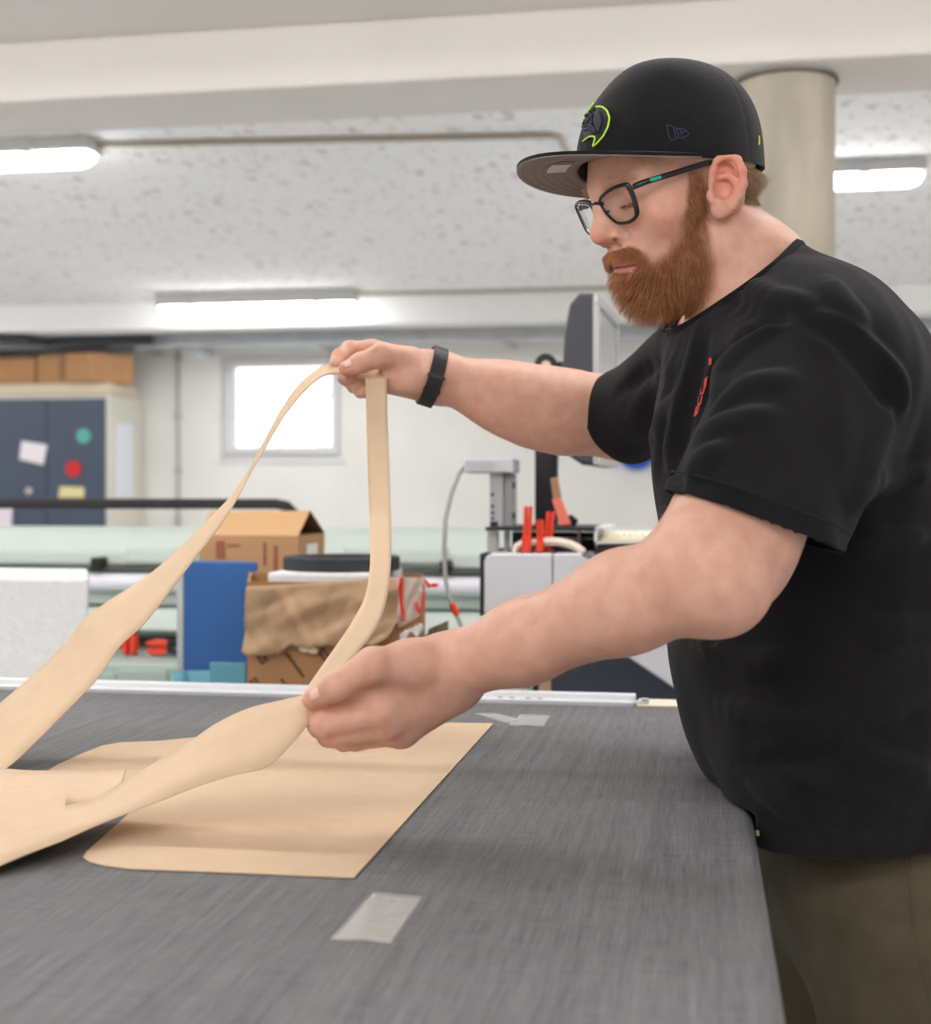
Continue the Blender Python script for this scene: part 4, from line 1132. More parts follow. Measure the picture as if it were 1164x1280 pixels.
# ------------------------------------------------------------------ t-shirt and trousers
T = Field()
T.ell((.345, 1.43, .045), (.148, .195, .20), .03)
T.ell((.395, 1.43, .055), (.092, .175, .14), .04)
T.ell((.369, 1.42, -.13), (.157, .190, .255), .04)
T.ell((.452, 1.42, -.37), (.158, .193, .20), .05)
T.ell((.362, 1.31, -.25), (.116, .105, .145), .03)
T.cone(P(935, 352, 1.43), P(965, 430, 1.43), .064, .076, .03)
T.cone(P(1015, 432, 1.31), P(905, 425, 1.55), .074, .070, .05)
T.cone(P(1022, 466, 1.27), P(909, 656, 1.130), .081, .057, .03)
T.cone(P(1040, 480, 1.28), P(972, 672, 1.145), .078, .053, .03)
T.cone(P(893, 455, 1.59), P(782, 522, 1.745), .075, .056, .03)
T.cone(P(782, 522, 1.745), P(727, 550, 1.82), .056, .058, .02)
def on(field, x, y, t0=.8):
    d = P(x, y, 1.0); n = np.linalg.norm(d)
    return field.ray((0, 0, 0), d / n, t0 * n, 2.4)
def fold(path, r=.009, sink=.6, op='+', k=.012, sub=4):
    pts = []
    for (x0, y0), (x1, y1) in zip(path[:-1], path[1:]):
        for i in range(sub):
            f = i / sub; pts.append((x0 + (x1 - x0) * f, y0 + (y1 - y0) * f))
    pts.append(path[-1])
    out = []
    for i, (x, y) in enumerate(pts):
        p = on(T0, x, y)
        if p is None: continue
        g = np.array([T0.ev((p + e)[None])[0] - T0.ev((p - e)[None])[0] for e in np.eye(3) * .002])
        g /= np.linalg.norm(g) + 1e-9
        env = math.sin(math.pi * (i + .6) / (len(pts) + .2)) ** .5
        rr = max(.002, r * env)
        out.append((p + (-g * r * sink if op == '+' else g * r * sink), rr))
    for (a, ra), (b, rb) in zip(out[:-1], out[1:]):
        if np.linalg.norm(a - b) < .06: T.cone(a, b, ra, rb, k, op)
import copy
T0 = Field(); T0.pr = list(T.pr)
fold([(1025, 395), (1063, 418), (1101, 456), (1124, 478), (1133, 510)], .012, .55)
fold([(1010, 398), (1050, 425), (1090, 465), (1110, 492), (1120, 520)], .009, .6, '-')
fold([(985, 395), (934, 430), (903, 464), (893, 498)], .010, .5)
fold([(975, 392), (922, 428), (893, 464), (884, 500)], .010, .6, '-')
fold([(985, 472), (934, 480), (892, 512)], .009)
fold([(960, 517), (903, 529), (868, 548)], .009)
fold([(900, 560), (880, 575), (862, 600)], .007)
fold([(872, 410), (852, 495), (838, 563), (840, 640)], .008)
fold([(884, 420), (862, 500), (850, 570), (846, 620)], .007, .6, '-')
fold([(846, 430), (828, 520), (822, 600)], .007)
fold([(930, 350), (960, 365), (1010, 380)], .007)
fold([(905, 375), (950, 395), (985, 400)], .006, .6, '-')
fold([(1040, 350), (1060, 385), (1075, 410)], .008)
fold([(1117, 515), (1090, 580), (1063, 645)], .012, .6)
fold([(1040, 690), (1100, 675), (1164, 670)], .009)
fold([(1060, 620), (1110, 600), (1164, 590)], .009)
fold([(954, 936), (1071, 917), (1164, 881)], .012)
fold([(960, 950), (1071, 932), (1164, 897)], .010, .6, '-')
fold([(1052, 928), (1110, 956), (1164, 971)], .010)
fold([(931, 967), (993, 1008), (1103, 1036)], .012)
fold([(900, 880), (970, 905), (1060, 900)], .008)
fold([(870, 800), (940, 830), (1020, 825)], .009)
fold([(1040, 760), (1100, 790), (1164, 780)], .010)
fold([(1080, 860), (1110, 830), (1164, 815)], .010)
fold([(990, 970), (1060, 985), (1130, 1010)], .008)
fold([(850, 455), (815, 480), (790, 520)], .009)
fold([(842, 440), (800, 470), (770, 495)], .007, .6, '-')
fold([(850, 490), (825, 530), (810, 555)], .008)
def shirt_disp(p):
    x, y, z = p[:, 0], p[:, 1], p[:, 2]
    return (.0013 * np.sin(31 * x + 17 * z + 3 * np.sin(23 * y)) * np.sin(27 * y - 11 * z + 2 * np.sin(19 * x))
            + .0007 * np.sin(83 * x - 40 * z + 2 * np.sin(41 * y + 30 * x)))
T.disp = shirt_disp
tV, tF = T.mesh((.02, .96, -.62), (.68, 2.0, .42), .0036)
# open the shirt at the sleeves, hem and neck
def clip_mesh(V, F, c, n, sel):
    """cut off what lies beyond the plane (c, n) for the faces sel picks, snapping the new rim onto the plane"""
    d = (V - c) @ n
    m = sel(V)
    kill = (d > 0) & m
    fk = kill[F].all(1)
    part = kill[F].any(1) & ~fk
    rim = np.unique(F[part]); rim = rim[kill[rim]]
    V = V.copy(); V[rim] -= np.outer(d[rim], n)
    F = F[~fk]
    used = np.zeros(len(V), bool); used[F.ravel()] = True
    ix = np.cumsum(used) - 1
    return V[used], ix[F]
cN = P(938, 650, 1.14); dN = np.array([-.33, -.02, -.94]); dN /= np.linalg.norm(dN)
tV, tF = clip_mesh(tV, tF, cN, dN, lambda V: (np.linalg.norm(V - cN, axis=1) < .14) & (V[:, 1] < 1.222))
cF = P(775, 523, 1.75); dF = cF - ARM_F['S']; dF /= np.linalg.norm(dF)
tV, tF = clip_mesh(tV, tF, cF, dF, lambda V: (np.linalg.norm(V - cF, axis=1) < .22) & (V[:, 1] > 1.6))
cC = P(926, 353, 1.43); dC = np.array([-.60, -.06, .80]); dC /= np.linalg.norm(dC)
tV, tF = clip_mesh(tV, tF, cC, dC, lambda V: np.linalg.norm(V - cC, axis=1) < .13)
cH = np.array([.3, 1.25, -.333]); dH = np.array([.06, 0.03, -1.0]); dH /= np.linalg.norm(dH)
tV, tF = clip_mesh(tV, tF, cH, dH, lambda V: np.ones(len(V), bool))
# where it hangs below the table top the cloth lies against the table's edge
wx = tV[:, 0] * CA - tV[:, 1] * SA
push = np.maximum(0, .049 + .002 - wx) * smooth01(-tV[:, 2], .295, .302)
tV[:, 0] += push * CA; tV[:, 1] -= push * SA
shirt_mat = mat('black_jersey', rgb(25, 24, 27), .92, var=.2, vscale=14, bump=.35, bscale=900, spec=.16, sheen=.04)
def boundary_loops(F):
    e = np.concatenate([F[:, [0, 1]], F[:, [1, 2]], F[:, [2, 3]], F[:, [3, 0]]])
    key = np.sort(e, 1)
    u, ix, cnt = np.unique(key, axis=0, return_index=True, return_counts=True)
    nxt = {}
    for a, b in e[ix[cnt == 1]]: nxt.setdefault(int(a), []).append(int(b))
    loops = []
    while nxt:
        st = next(iter(nxt)); cur = st; lp = []
        while cur in nxt:
            lp.append(cur); l = nxt[cur]; n_ = l.pop()
            if not l: del nxt[cur]
            cur = n_
            if cur == st: break
        loops.append(np.array(lp))
    return loops
def rim_of(V, F, c, n, rad):
    best = None
    for lp in boundary_loops(F):
        d = np.abs((V[lp] - c) @ n).mean()
        if d < .02 and np.linalg.norm(V[lp].mean(0) - c) < rad and (best is None or len(lp) > len(best)): best = lp
    return best
def smooth_rim(V, lp, it=12):
    for _ in range(it): V[lp] = (V[np.roll(lp, 1)] + 2 * V[lp] + V[np.roll(lp, -1)]) / 4
def rim_loop(V, F, c, n, rad):
    b = rim_of(V, F, c, n, rad)
    p = V[b]; ctr = p.mean(0)
    a = np.array([1., 0, 0]); a -= n * (a @ n); a /= np.linalg.norm(a); bb = np.cross(n, a)
    ang = np.arctan2((p - ctr) @ bb, (p - ctr) @ a)
    rr = np.linalg.norm((p - ctr) - np.outer((p - ctr) @ n, n), axis=1)
    N = 72
    tt = np.linspace(-math.pi, math.pi, N, endpoint=False)
    o = np.argsort(ang)
    R = np.interp(tt, np.r_[ang[o] - 2 * math.pi, ang[o], ang[o] + 2 * math.pi], np.tile(rr[o], 3))
    for _ in range(4): R = (np.roll(R, 1) + R + np.roll(R, -1)) / 3
    return ctr, a, bb, tt, R
for c_, n_, r_ in ((cN, dN, .10), (cF, dF, .12), (cC, dC, .08), (cH, dH, 9)):
    lp = rim_of(tV, tF, c_, n_, r_)
    if lp is not None: smooth_rim(tV, lp)
shirt = link('tshirt', np_mesh('tshirt', uvw2world(tV), tF), shirt_mat, man, solid=.0022, offset=-1)
shirt['label'] = 'black short-sleeved cotton t-shirt with red lettering'
# rib collar and hem stitching follow the open rims
ctr, a_, b_, tt, R = rim_loop(tV, tF, cC, dC, .08)
rows = []
for k, (off, dz) in enumerate([(-.001, -.017), (.0022, -.012), (.0028, -.003), (.0018, .0035), (-.0012, .004), (-.0022, .0), (-.002, -.008)]):
    ring = [ctr + dC * dz + (a_ * math.cos(t) + b_ * math.sin(t)) * (r + off - .35 * max(dz, -.004) ) for t, r in zip(tt, R)]
    rows.append(uvw2world(np.array(ring)))
mb = MB(); mb.grid(rows, True)
mb.build('collar', mat('black_rib', rgb(28, 27, 30), .95, bump=.6, bscale=500, spec=.15), shirt, smooth=True, angle=0)
def stitched_rim(c, n, rad, off, name):
    ctr, a, b, tt, R = rim_loop(tV, tF, c, n, rad)
    mb = MB()
    mb.tube(uvw2world(np.array([ctr - n * off + (a * math.cos(t) + b * math.sin(t)) * (r + .0006) for t, r in zip(tt, R)])), .0009, 5, closed=True)
    mb.build(name, shirt_mat, shirt, smooth=True)
stitched_rim(cN, dN, .10, .016, 'sleeve_hem')
stitched_rim(cF, dF, .12, .016, 'sleeve_hem')
# red lettering down the chest
red = mat('red_print', rgb(206, 70, 66), .8)
def shirt_patch(poly, name, m, field, lift=.0014, parent=None):
    mb = MB(); vs = []
    for x, y in poly:
        p = on(field, x, y)
        d = P(x, y, 1.0); d /= np.linalg.norm(d)
        vs.append(Vector(uvw2world(p - d * lift)))
    mb.bm.faces.new([mb.bm.verts.new(v) for v in vs])
    return mb.build(name, m, parent, solid=.0008)
for poly in ([(887, 448), (890, 447), (890, 455), (887, 457)], [(881, 474), (885, 470), (883, 484), (880, 487)], [(876, 486), (881, 484), (879, 492), (875, 493)],
             [(873, 497), (878, 494), (876, 504), (872, 508)], [(870, 508), (874, 507), (871, 518), (867, 521)]):
    shirt_patch(poly, 'chest_letter', red, T, .0015, shirt)

# trousers
L = Field()
L.ell((.458, 1.42, -.38), (.150, .182, .16), .04)
L.cone((.435, 1.325, -.42), (.480, 1.320, -.80), .108, .078, .04)
L.cone((.480, 1.320, -.80), (.52, 1.320, -1.17), .078, .058, .03)
L.cone((.425, 1.525, -.42), (.405, 1.545, -.80), .108, .078, .04)
L.cone((.405, 1.545, -.80), (.43, 1.55, -1.17), .078, .058, .03)
def leg_disp(p):
    x, y, z = p[:, 0], p[:, 1], p[:, 2]
    return .0028 * np.sin(38 * z + 9 * x + 2.5 * np.sin(17 * y)) * np.sin(19 * x + 6 * z) + .0010 * np.sin(90 * z + 30 * y)
L.disp = leg_disp
lV, lF = L.mesh((.22, 1.15, -1.26), (.70, 1.72, -.20), .0055)
lV, lF = clip_mesh(lV, lF, np.array([0, 0, -1.185]), np.array([0, 0, -1.]), lambda V: np.ones(len(V), bool))
lV, lF = clip_mesh(lV, lF, np.array([0, 0, -.262]), np.array([0, 0, 1.]), lambda V: np.ones(len(V), bool))
trouser_mat = mat('olive_cotton', rgb(80, 73, 58), .95, var=.14, vscale=25, bump=.4, bscale=700, spec=.12, sheen=.06)
trousers = link('trousers', np_mesh('trousers', uvw2world(lV), lF), trouser_mat, man, solid=.002, offset=-1)
trousers['label'] = 'olive green sweatpants with side seam'
def seam(path, r, name, m, field, parent):
    pts = []
    for x, y in path:
        p = on(field, x, y)
        if p is not None: pts.append(Vector(uvw2world(p)))
    mb = MB(); mb.tube(pts, r, 6); return mb.build(name, m, parent, smooth=True)
seam([(1133, 1058), (1135, 1090), (1139, 1130), (1144, 1170), (1152, 1210), (1162, 1245), (1172, 1275)], .0016, 'side_seam', trouser_mat, L, trousers)
mb = MB(); mb.tube([PW(946.5, 1038, 1.256), PW(947.5, 1045, 1.254)], .0018, 6)
mb.build('drawstring', mat('drawstring', rgb(150, 145, 120), .8), trousers, smooth=True)
# shoes
for nm, c in (('shoe', (.50, 1.32)), ('shoe', (.41, 1.55))):
    A = Field()
    A.cone((c[0] + .02, c[1], -1.19), (c[0] - .13, c[1] - .01, -1.208), .045, .036, .03)
    A.ell((c[0] + .01, c[1], -1.165), (.05, .042, .05), .03)
    sV, sF = A.mesh((c[0] - .2, c[1] - .09, -1.27), (c[0] + .1, c[1] + .09, -1.08), .006)
    sV[:, 2] = np.maximum(sV[:, 2], -1.2495)
    link(nm, np_mesh(nm, uvw2world(sV), sF), mat('shoe_rubber', rgb(40, 40, 42), .7), man)

# ------------------------------------------------------------------ cap
cap_black = mat('cap_wool', rgb(26, 26, 27), .88, var=.22, vscale=30, bump=.5, bscale=800, spec=.2, sheen=.1)
rows = []
NT = 180
for i in range(34):
    t = math.sin(math.pi / 2 * i / 33.0) if i < 33 else .9999
    rows.append([uvw2world(capw(cap_local(2 * math.pi * k / NT, t))) for k in range(NT)])
inner = [uvw2world(capw(np.array([.965, .96, 1]) * cap_local(2 * math.pi * k / NT, 0) + np.array([0, 0, .001]))) for k in range(NT)]
inner2 = [uvw2world(capw(np.array([.955, .95, 1]) * cap_local(2 * math.pi * k / NT, .25))) for k in range(NT)]
mb = MB(); mb.grid([inner2, inner] + rows, True)
cap = mb.build('cap', cap_black, man, smooth=True, angle=60)
cap['label'] = 'black wool baseball cap with flat grey-lined brim and lime-edged navy emblem'
mb = MB(); mb.ball(uvw2world(capw((0, 0, HC - .0008))), .007, 16, (1, 1, .3)); mb.build('top_button', cap_black, cap, smooth=True)
# brim
top, bot = [], []
NP, NR = 61, 12
for j in range(NR):
    s = j / (NR - 1)
    rt, rb = [], []
    for i in range(NP):
        ph = math.pi * (i / (NP - 1) - .5)
        th = ph * 80 / 90
        inn = np.array([A_ * .985 * math.cos(th), B_ * .985 * math.sin(th)])
        outp = np.array([A_ * math.cos(th) + .068 * max(0, math.cos(ph)) ** .6, .0935 * math.sin(ph) if True else 0])
        q = inn + (outp - inn) * s
        dx = max(0, q[0] - A_ * math.cos(th) * .97)
        z = .001 - .05 * dx - 1.55 * q[1] ** 2
        rt.append(uvw2world(capw((q[0], q[1], z + .0024)))); rb.append(uvw2world(capw((q[0], q[1], z - .0012))))
    top.append(rt); bot.append(rb)
mb = MB(); mb.grid(top + bot[::-1][0:1])
mb.build('brim', cap_black, cap, smooth=True)
brim_grey = mat('brim_lining', rgb(150, 139, 136), .9, bump=.3, bscale=700, spec=.15)
mb = MB(); mb.grid(bot)
under = mb.build('brim_lining', brim_grey, cap, smooth=True, solid=.0008)
def brim_uv(s, f, lift=-.0022):
    j = s * (NR - 1); i = f * (NP - 1)
    j0, i0 = min(int(j), NR - 2), min(int(i), NP - 2); a, b = j - j0, i - i0
    p = (1 - a) * ((1 - b) * bot[j0][i0] + b * bot[j0][i0 + 1]) + a * ((1 - b) * bot[j0 + 1][i0] + b * bot[j0 + 1][i0 + 1])
    return Vector(p) + Vector((0, 0, lift))
mb = MB()
for s in (.25, .42, .58, .74, .90):
    mb.tube([brim_uv(s, .06 + .88 * k / 50, -.0010) for k in range(51)], .00045, 4)
mb.build('brim_stitching', brim_grey, cap, smooth=True)
def brim_find(x, y):
    best = None
    for s in np.linspace(.1, .95, 40):
        for f in np.linspace(.1, .95, 60):
            p = brim_uv(s, f, 0)
            w = p - Vector((0, 0, CAMZ)); u = w.x * CA + w.y * SA; v = -w.x * SA + w.y * CA
            d = (CXP + FPX * u / v - x) ** 2 + (HZ - FPX * w.z / v - y) ** 2
            if best is None or d < best[0]: best = (d, s, f)
    return best[1:]
s0, f0 = brim_find(699, 208)
def stick(ds0, ds1, df0, df1, name, m):
    mb = MB(); mb.grid([[brim_uv(s0 + ds0, f0 + df0 + (df1 - df0) * k / 4) for k in range(5)], [brim_uv(s0 + ds1, f0 + df0 + (df1 - df0) * k / 4) for k in range(5)]])
    return mb.build(name, m, cap, solid=.0004)
stick(-.14, .17, -.055, .055, 'size_sticker', mat('sticker_silver', rgb(205, 202, 196), .4))
stick(-.10, .14, .072, .096, 'size_sticker', mat('sticker_grey', rgb(120, 125, 124), .5))
# embroidery on the crown
CG = []
for a in np.linspace(-.55, 2.6, 64):
    for b in np.linspace(.02, .9, 30):
        p = capw(cap_local(a, b)); CG.append((a, b, CXP + FPX * p[0] / p[1], HZ - FPX * p[2] / p[1], p[1]))
CG = np.array(CG)
def cap_find(x, y):
    th, t = .6, .3
    if y < 130: t = .55
    def pr(q):
        p = capw(cap_local(q[0], min(max(q[1], 0), .99)))
        return np.array([CXP + FPX * p[0] / p[1], HZ - FPX * p[2] / p[1]])
    e = (CG[:, 2] - x) ** 2 + (CG[:, 3] - y) ** 2 + 40000 * np.maximum(0, CG[:, 4] - 1.452)
    q = CG[e.argmin(), :2].copy()
    for _ in range(6):
        r = pr(q) - (x, y)
        J = np.stack([(pr(q + d) - r - (x, y)) / 1e-3 for d in (np.array([1e-3, 0]), np.array([0, 1e-3]))], 1)
        try: st = np.linalg.solve(J.T @ J + 20 * np.eye(2), J.T @ r)
        except Exception: break
        q = q - np.clip(st, -.08, .08)
        q[1] = min(max(q[1], .01), .95)
    return q
def cap_lift(q, l):
    p = cap_local(q[0], q[1])
    n = p * np.array([1 / A_ ** 2, 1 / B_ ** 2, .6 / HC ** 2]); n /= np.linalg.norm(n)
    return Vector(uvw2world(capw(p + n * l)))
def resample(path, n, closed=False):
    p = np.array(path + ([path[0]] if closed else []), float)
    L_ = np.r_[0, np.cumsum(np.linalg.norm(np.diff(p, axis=0), axis=1))]
    t = np.linspace(0, L_[-1], n, endpoint=not closed)
    return np.stack([np.interp(t, L_, p[:, 0]), np.interp(t, L_, p[:, 1])], 1)
def cap_fill(poly, name, m, lift, par):
    b = resample(poly, 40, True); c = b.mean(0)
    mb = MB(); rows = []
    for s in (1.0, 1.0, .72, .44, .18):
        rows.append([cap_lift(cap_find(*(c + (q - c) * s)), lift if rows else 0) for q in b])
    mb.grid(rows, True); mb.bm.faces.new([v for v in list(mb.bm.verts)[-40:]])
    return mb.build(name, m, par, smooth=True)
def cap_line(path, r, name, m, par, n=14, lift=.0008):
    mb = MB(); mb.tube([cap_lift(cap_find(*q), lift) for q in resample(path, n)], r, 6)
    return mb.build(name, m, par, smooth=True)
navy = mat('navy_thread', rgb(32, 36, 50), .6, bump=.5, bscale=1500)
lime = mat('lime_thread', rgb(190, 232, 80), .6)
emb = cap_fill([(732, 134), (737, 132), (742, 133), (745, 136), (753, 136), (758, 140), (761, 147), (760, 157), (755, 167), (747, 178), (744, 181), (745, 172), (739, 171), (732, 174), (730, 166), (729, 153), (730, 143)], 'emblem', navy, .0016, cap)
cap_line([(734, 133), (739, 130), (744, 131), (746, 134), (754, 134), (760, 139), (763, 148), (761, 159), (755, 171), (747, 180), (742, 184), (745, 175), (745, 171), (738, 171), (730, 177)], .0011, 'emblem_outline', lime, cap, 44, .0014)
cap_line([(732, 149), (734, 152), (736, 150)], .0008, 'emblem_eye', lime, cap, 5, .0022)
for pth in ([(731, 143), (738, 144), (744, 137)], [(730, 159), (736, 157), (744, 160), (746, 168)], [(731, 163), (738, 162), (744, 167)], [(744, 137), (741, 149), (742, 158)], [(751, 141), (754, 153), (749, 167)], [(731, 155), (736, 154), (740, 147)]):
    cap_line(pth, .0010, 'emblem_stitch', navy, cap, 8, .0022)
flag = mat('flag_thread', rgb(52, 60, 84), .6)
for pth in ([(833, 156), (838, 176), (851, 171), (854, 173), (862, 168), (857, 163), (849, 160), (845, 162), (841, 158), (833, 156)], [(842, 161), (845, 172)], [(850, 162), (853, 171)], [(845, 162), (849, 170)], [(851, 166), (857, 165)]):
    cap_line(pth, .0006, 'side_emblem', flag, cap, 16, .0006)
cap_line([(948, 170), (948.5, 176), (948, 181)], .0009, 'back_emblem', lime, cap, 6)

# ------------------------------------------------------------------ glasses
glass_frame = mat('glasses_black', rgb(24, 26, 28), .35, spec=.5)
lens_mat = mat('spectacle_lens', (1, 1, 1), .02, trans=1.0, ior=1.12, spec=.5)
LO = [(-.0245, .0120), (-.012, .0165), (.004, .0188), (.020, .0186), (.0275, .0165), (.0285, .006), (.0265, -.008), (.0225, -.0150), (.012, -.0188), (.001, -.0188), (-.010, -.0160), (-.018, -.0085), (-.0235, .002)]
GX, GZ, GY = .1030, .0150, .0345
def lens3(s, yl, zl, fwd=0.0):
    y = s * (GY + yl)
    return Vector(uvw2world(H(GX - 1.6 * y * y - .06 * abs(y) + .14 * zl + fwd, y, GZ + zl)))
glasses = None
for s in (1, -1):
    pts = [lens3(s, *q) for q in catmull(LO, 5)]
    mb = MB(); mb.tube(pts, .00175, 8, closed=True, flat=(1.0, 1.25))
    o = mb.build('glasses' if glasses is None else 'rim', glass_frame, man if glasses is None else glasses, smooth=True)
    if glasses is None:
        glasses = o; glasses['label'] = 'black rectangular eyeglasses with teal mark on temple'
    mb = MB(); c = lens3(s, 0, 0)
    outl = [lens3(s, *q) for q in catmull(LO, 5)]
    mb.grid([outl] + [[c + (p - c) * f + (lens3(s, 0, 0, .0012) - c) * (1 - f * f) for p in outl] for f in (.75, .5, .25, .05)], True)
    mb.bm.faces.new(list(mb.bm.verts)[-len(outl):])
    mb.build('lens', lens_mat, glasses, smooth=True, solid=.0012)
    mb = MB()
    mb.tube([Vector(uvw2world(H(*q))) for q in ((.0905, s * .0625, GZ + .0135), (.087, s * .0690, GZ + .0140), (.080, s * .0722, GZ + .0145), (.045, s * .0765, GZ + .0150), (.010, s * .0785, GZ + .0160), (-.008, s * .0735, GZ + .0150), (-.022, s * .072, GZ - .002))],
            [.0026, .0028, .0026, .0026, .0026, .0024, .002], 8, flat=(.55, 1.15))
    mb.build('temple', glass_frame, glasses, smooth=True)
mb = MB()
mb.tube([Vector(uvw2world(H(*q))) for q in ((GX - .001, .0125, GZ + .0075), (GX + .003, .005, GZ + .0105), (GX + .003, -.005, GZ + .0105), (GX - .001, -.0125, GZ + .0075))], .0019, 8)
mb.build('bridge', glass_frame, glasses, smooth=True)
for s in (1, -1):
    mb = MB(); mb.tube([lens3(s, -.0225, -.001), Vector(uvw2world(H(GX - .0075, s * .0125, GZ - .002))), Vector(uvw2world(H(GX - .0095, s * .0135, GZ - .009)))], .0012, 6)
    mb.ball(Vector(uvw2world(H(GX - .0095, s * .0130, GZ - .007))), .0032, 8, (1, .7, 1.6)); mb.build('nose_pad', glass_frame, glasses, smooth=True)
teal = mat('teal_mark', rgb(40, 168, 142), .5)
mb = MB(); mb.tube([Vector(uvw2world(H(*q))) for q in ((.0765, .0748, GZ + .0146), (.0700, .0756, GZ + .0147), (.0640, .0762, GZ + .0148))], .0017, 6, flat=(.45, 1.1)); mb.build('temple_mark', teal, glasses)

# ------------------------------------------------------------------ hair
def strand_mat(name, c0, c1, rough=.45):
    m = bpy.data.materials.new(name); m.use_nodes = True
    nt = m.node_tree; b = nt.nodes['Principled BSDF']
    inf = nt.nodes.new('ShaderNodeHairInfo')
    r = nt.nodes.new('ShaderNodeValToRGB')
    r.color_ramp.elements[0].color = (*c0, 1); r.color_ramp.elements[1].color = (*c1, 1)
    e_ = r.color_ramp.elements.new(.6); e_.color = (*[a * .68 + b * .32 for a, b in zip(c0, c1)], 1)
    tcn = nt.nodes.new('ShaderNodeTexCoord'); nzn = nt.nodes.new('ShaderNodeTexNoise'); nzn.inputs['Scale'].default_value = 85; nzn.inputs['Detail'].default_value = 3
    nt.links.new(tcn.outputs['Object'], nzn.inputs['Vector'])
    mrn = nt.nodes.new('ShaderNodeMapRange'); mrn.inputs['From Min'].default_value = .32; mrn.inputs['From Max'].default_value = .68; nt.links.new(nzn.outputs['Fac'], mrn.inputs['Value'])
    mxn = nt.nodes.new('ShaderNodeMix'); mxn.inputs[0].default_value = .3; nt.links.new(inf.outputs['Random'], mxn.inputs[2]); nt.links.new(mrn.outputs[0], mxn.inputs[3])
    nt.links.new(mxn.outputs[0], r.inputs['Fac']); nt.links.new(r.outputs['Color'], b.inputs['Base Color'])
    b.inputs['Roughness'].default_value = rough; b.inputs['Specular IOR Level'].default_value = .35
    return m
rng = np.random.default_rng(5)
quadV = bV[bF]
fc = quadV.mean(1)
fn_ = np.cross(quadV[:, 2] - quadV[:, 0], quadV[:, 3] - quadV[:, 1]); fa = np.linalg.norm(fn_, axis=1) / 2; fn_ /= (2 * fa[:, None] + 1e-12)
def grow(name, fmask, count, length, direction, radius, m, parent, npt=6, droop=.0, clump=0.0, weight=None, jit=.14):
    idx = np.nonzero(fmask)[0]
    w = fa[idx] * (1 if weight is None else weight[idx]); w = w / w.sum()
    pick = rng.choice(idx, count, p=w)
    r1, r2 = rng.random((2, count, 1))
    q = quadV[pick]
    root = q[:, 0] * (1 - r1) * (1 - r2) + q[:, 1] * r1 * (1 - r2) + q[:, 2] * r1 * r2 + q[:, 3] * (1 - r1) * r2
    n = fn_[pick]
    d = direction(root, n)
    d += rng.normal(0, jit, d.shape); d /= np.linalg.norm(d, axis=1)[:, None]
    L_ = length(root) * rng.uniform(.7, 1.1, count)
    if clump:
        K = max(8, count // 40); cid = rng.integers(0, count, K)
        for a in range(0, count, 2000):
            dd = ((root[a:a + 2000, None] - root[None, cid]) ** 2).sum(2)
            j = cid[dd.argmin(1)]
            d[a:a + 2000] = d[a:a + 2000] * (1 - clump) + d[j] * clump
        d /= np.linalg.norm(d, axis=1)[:, None]
    t = np.linspace(0, 1, npt)
    pts = root[:, None] - n[:, None] * .0004 + (n * .35)[:, None] * (L_[:, None] * (t - t * t)[None])[..., None] + d[:, None] * (L_[:, None] * t[None])[..., None]
    pts[..., 2] -= droop * L_[:, None] * (t ** 2)[None]
    pts += rng.normal(0, .0006, pts.shape) * t[None, :, None]
    hc = bpy.data.hair_curves.new(name)
    hc.add_curves([npt] * count)
    hc.attributes['position'].data.foreach_set('vector', uvw2world(pts).astype(np.float32).ravel())
    ra = hc.attributes.get('radius') or hc.attributes.new('radius', 'FLOAT', 'POINT')
    ra.data.foreach_set('value', np.tile(radius * (1 - .75 * t), count).astype(np.float32))
    hc.materials.append(m)
    o = bpy.data.objects.new(name, hc); COL.objects.link(o)
    o.parent = parent; o.matrix_parent_inverse = parent.matrix_basis.inverted()
    return o
hf = Hinv(fc)
near_head = (np.abs(hf) < .16).all(1)
fb = np.zeros(len(fc), bool); fb[near_head] = beard_mask(hf[near_head])
ear_f = (np.sqrt(((fc - EP(909, 232)) ** 2).sum(1)) < .040) & (fc[:, 1] < 1.375) & (CXP + FPX * fc[:, 0] / fc[:, 1] > 886)
fb &= ~ear_f
def hdir(x, y, z): return HR @ np.array([x, y, z])
mous = fb & (hf[:, 2] > -.047) & (hf[:, 0] > .080) & (np.abs(hf[:, 1]) < .034)
def bdir(p, n):
    q = Hinv(p)
    ch = smooth01(q[:, 0], .03, .085)[:, None]
    out = n * (.5 + .3 * ch) + hdir(.12, 0, -1.0)[None] * (.85 - .35 * ch) + ch * hdir(.35, 0, 0)[None]
    sb = smooth01(q[:, 2], -.03, .02)[:, None]
    out = out * (1 - sb) + (n * .25 + hdir(-.05, 0, -1.)[None]) * sb
    return out
def blen(p):
    q = Hinv(p)
    l = .008 + .008 * smooth01(-q[:, 2], .02, .075)
    l *= 1 - .45 * smooth01(-q[:, 0], -.05, .01) * smooth01(-q[:, 2], .03, .07)
    return l
def bw(p): return beard_soft(Hinv(p))
wgt = np.ones(len(fc)); wgt[fb] = bw(fc[fb])
beard_m = strand_mat('ginger_beard', rgb(118, 60, 30), rgb(244, 186, 130), .36)
beard = grow('beard', fb & ~mous, 10500, blen, bdir, .000125, beard_m, man, 7, .12, .55, wgt, .13)
beard['label'] = 'thick ginger full beard'; beard['kind'] = 'stuff'
def mdir(p, n):
    q = Hinv(p)
    out = n * .5
    for i in range(len(p)): pass
    side = np.sign(q[:, 1])[:, None] * smooth01(np.abs(q[:, 1]), 0, .02)[:, None]
    return out + hdir(.15, 0, -.75)[None] + side * hdir(-.35, .75, -.1)[None]
moustache = grow('moustache', mous, 2600, lambda p: np.full(len(p), .0092), mdir, .000115, strand_mat('ginger_moustache', rgb(150, 92, 52), rgb(214, 158, 108)), man, 6, .1, .35, wgt)
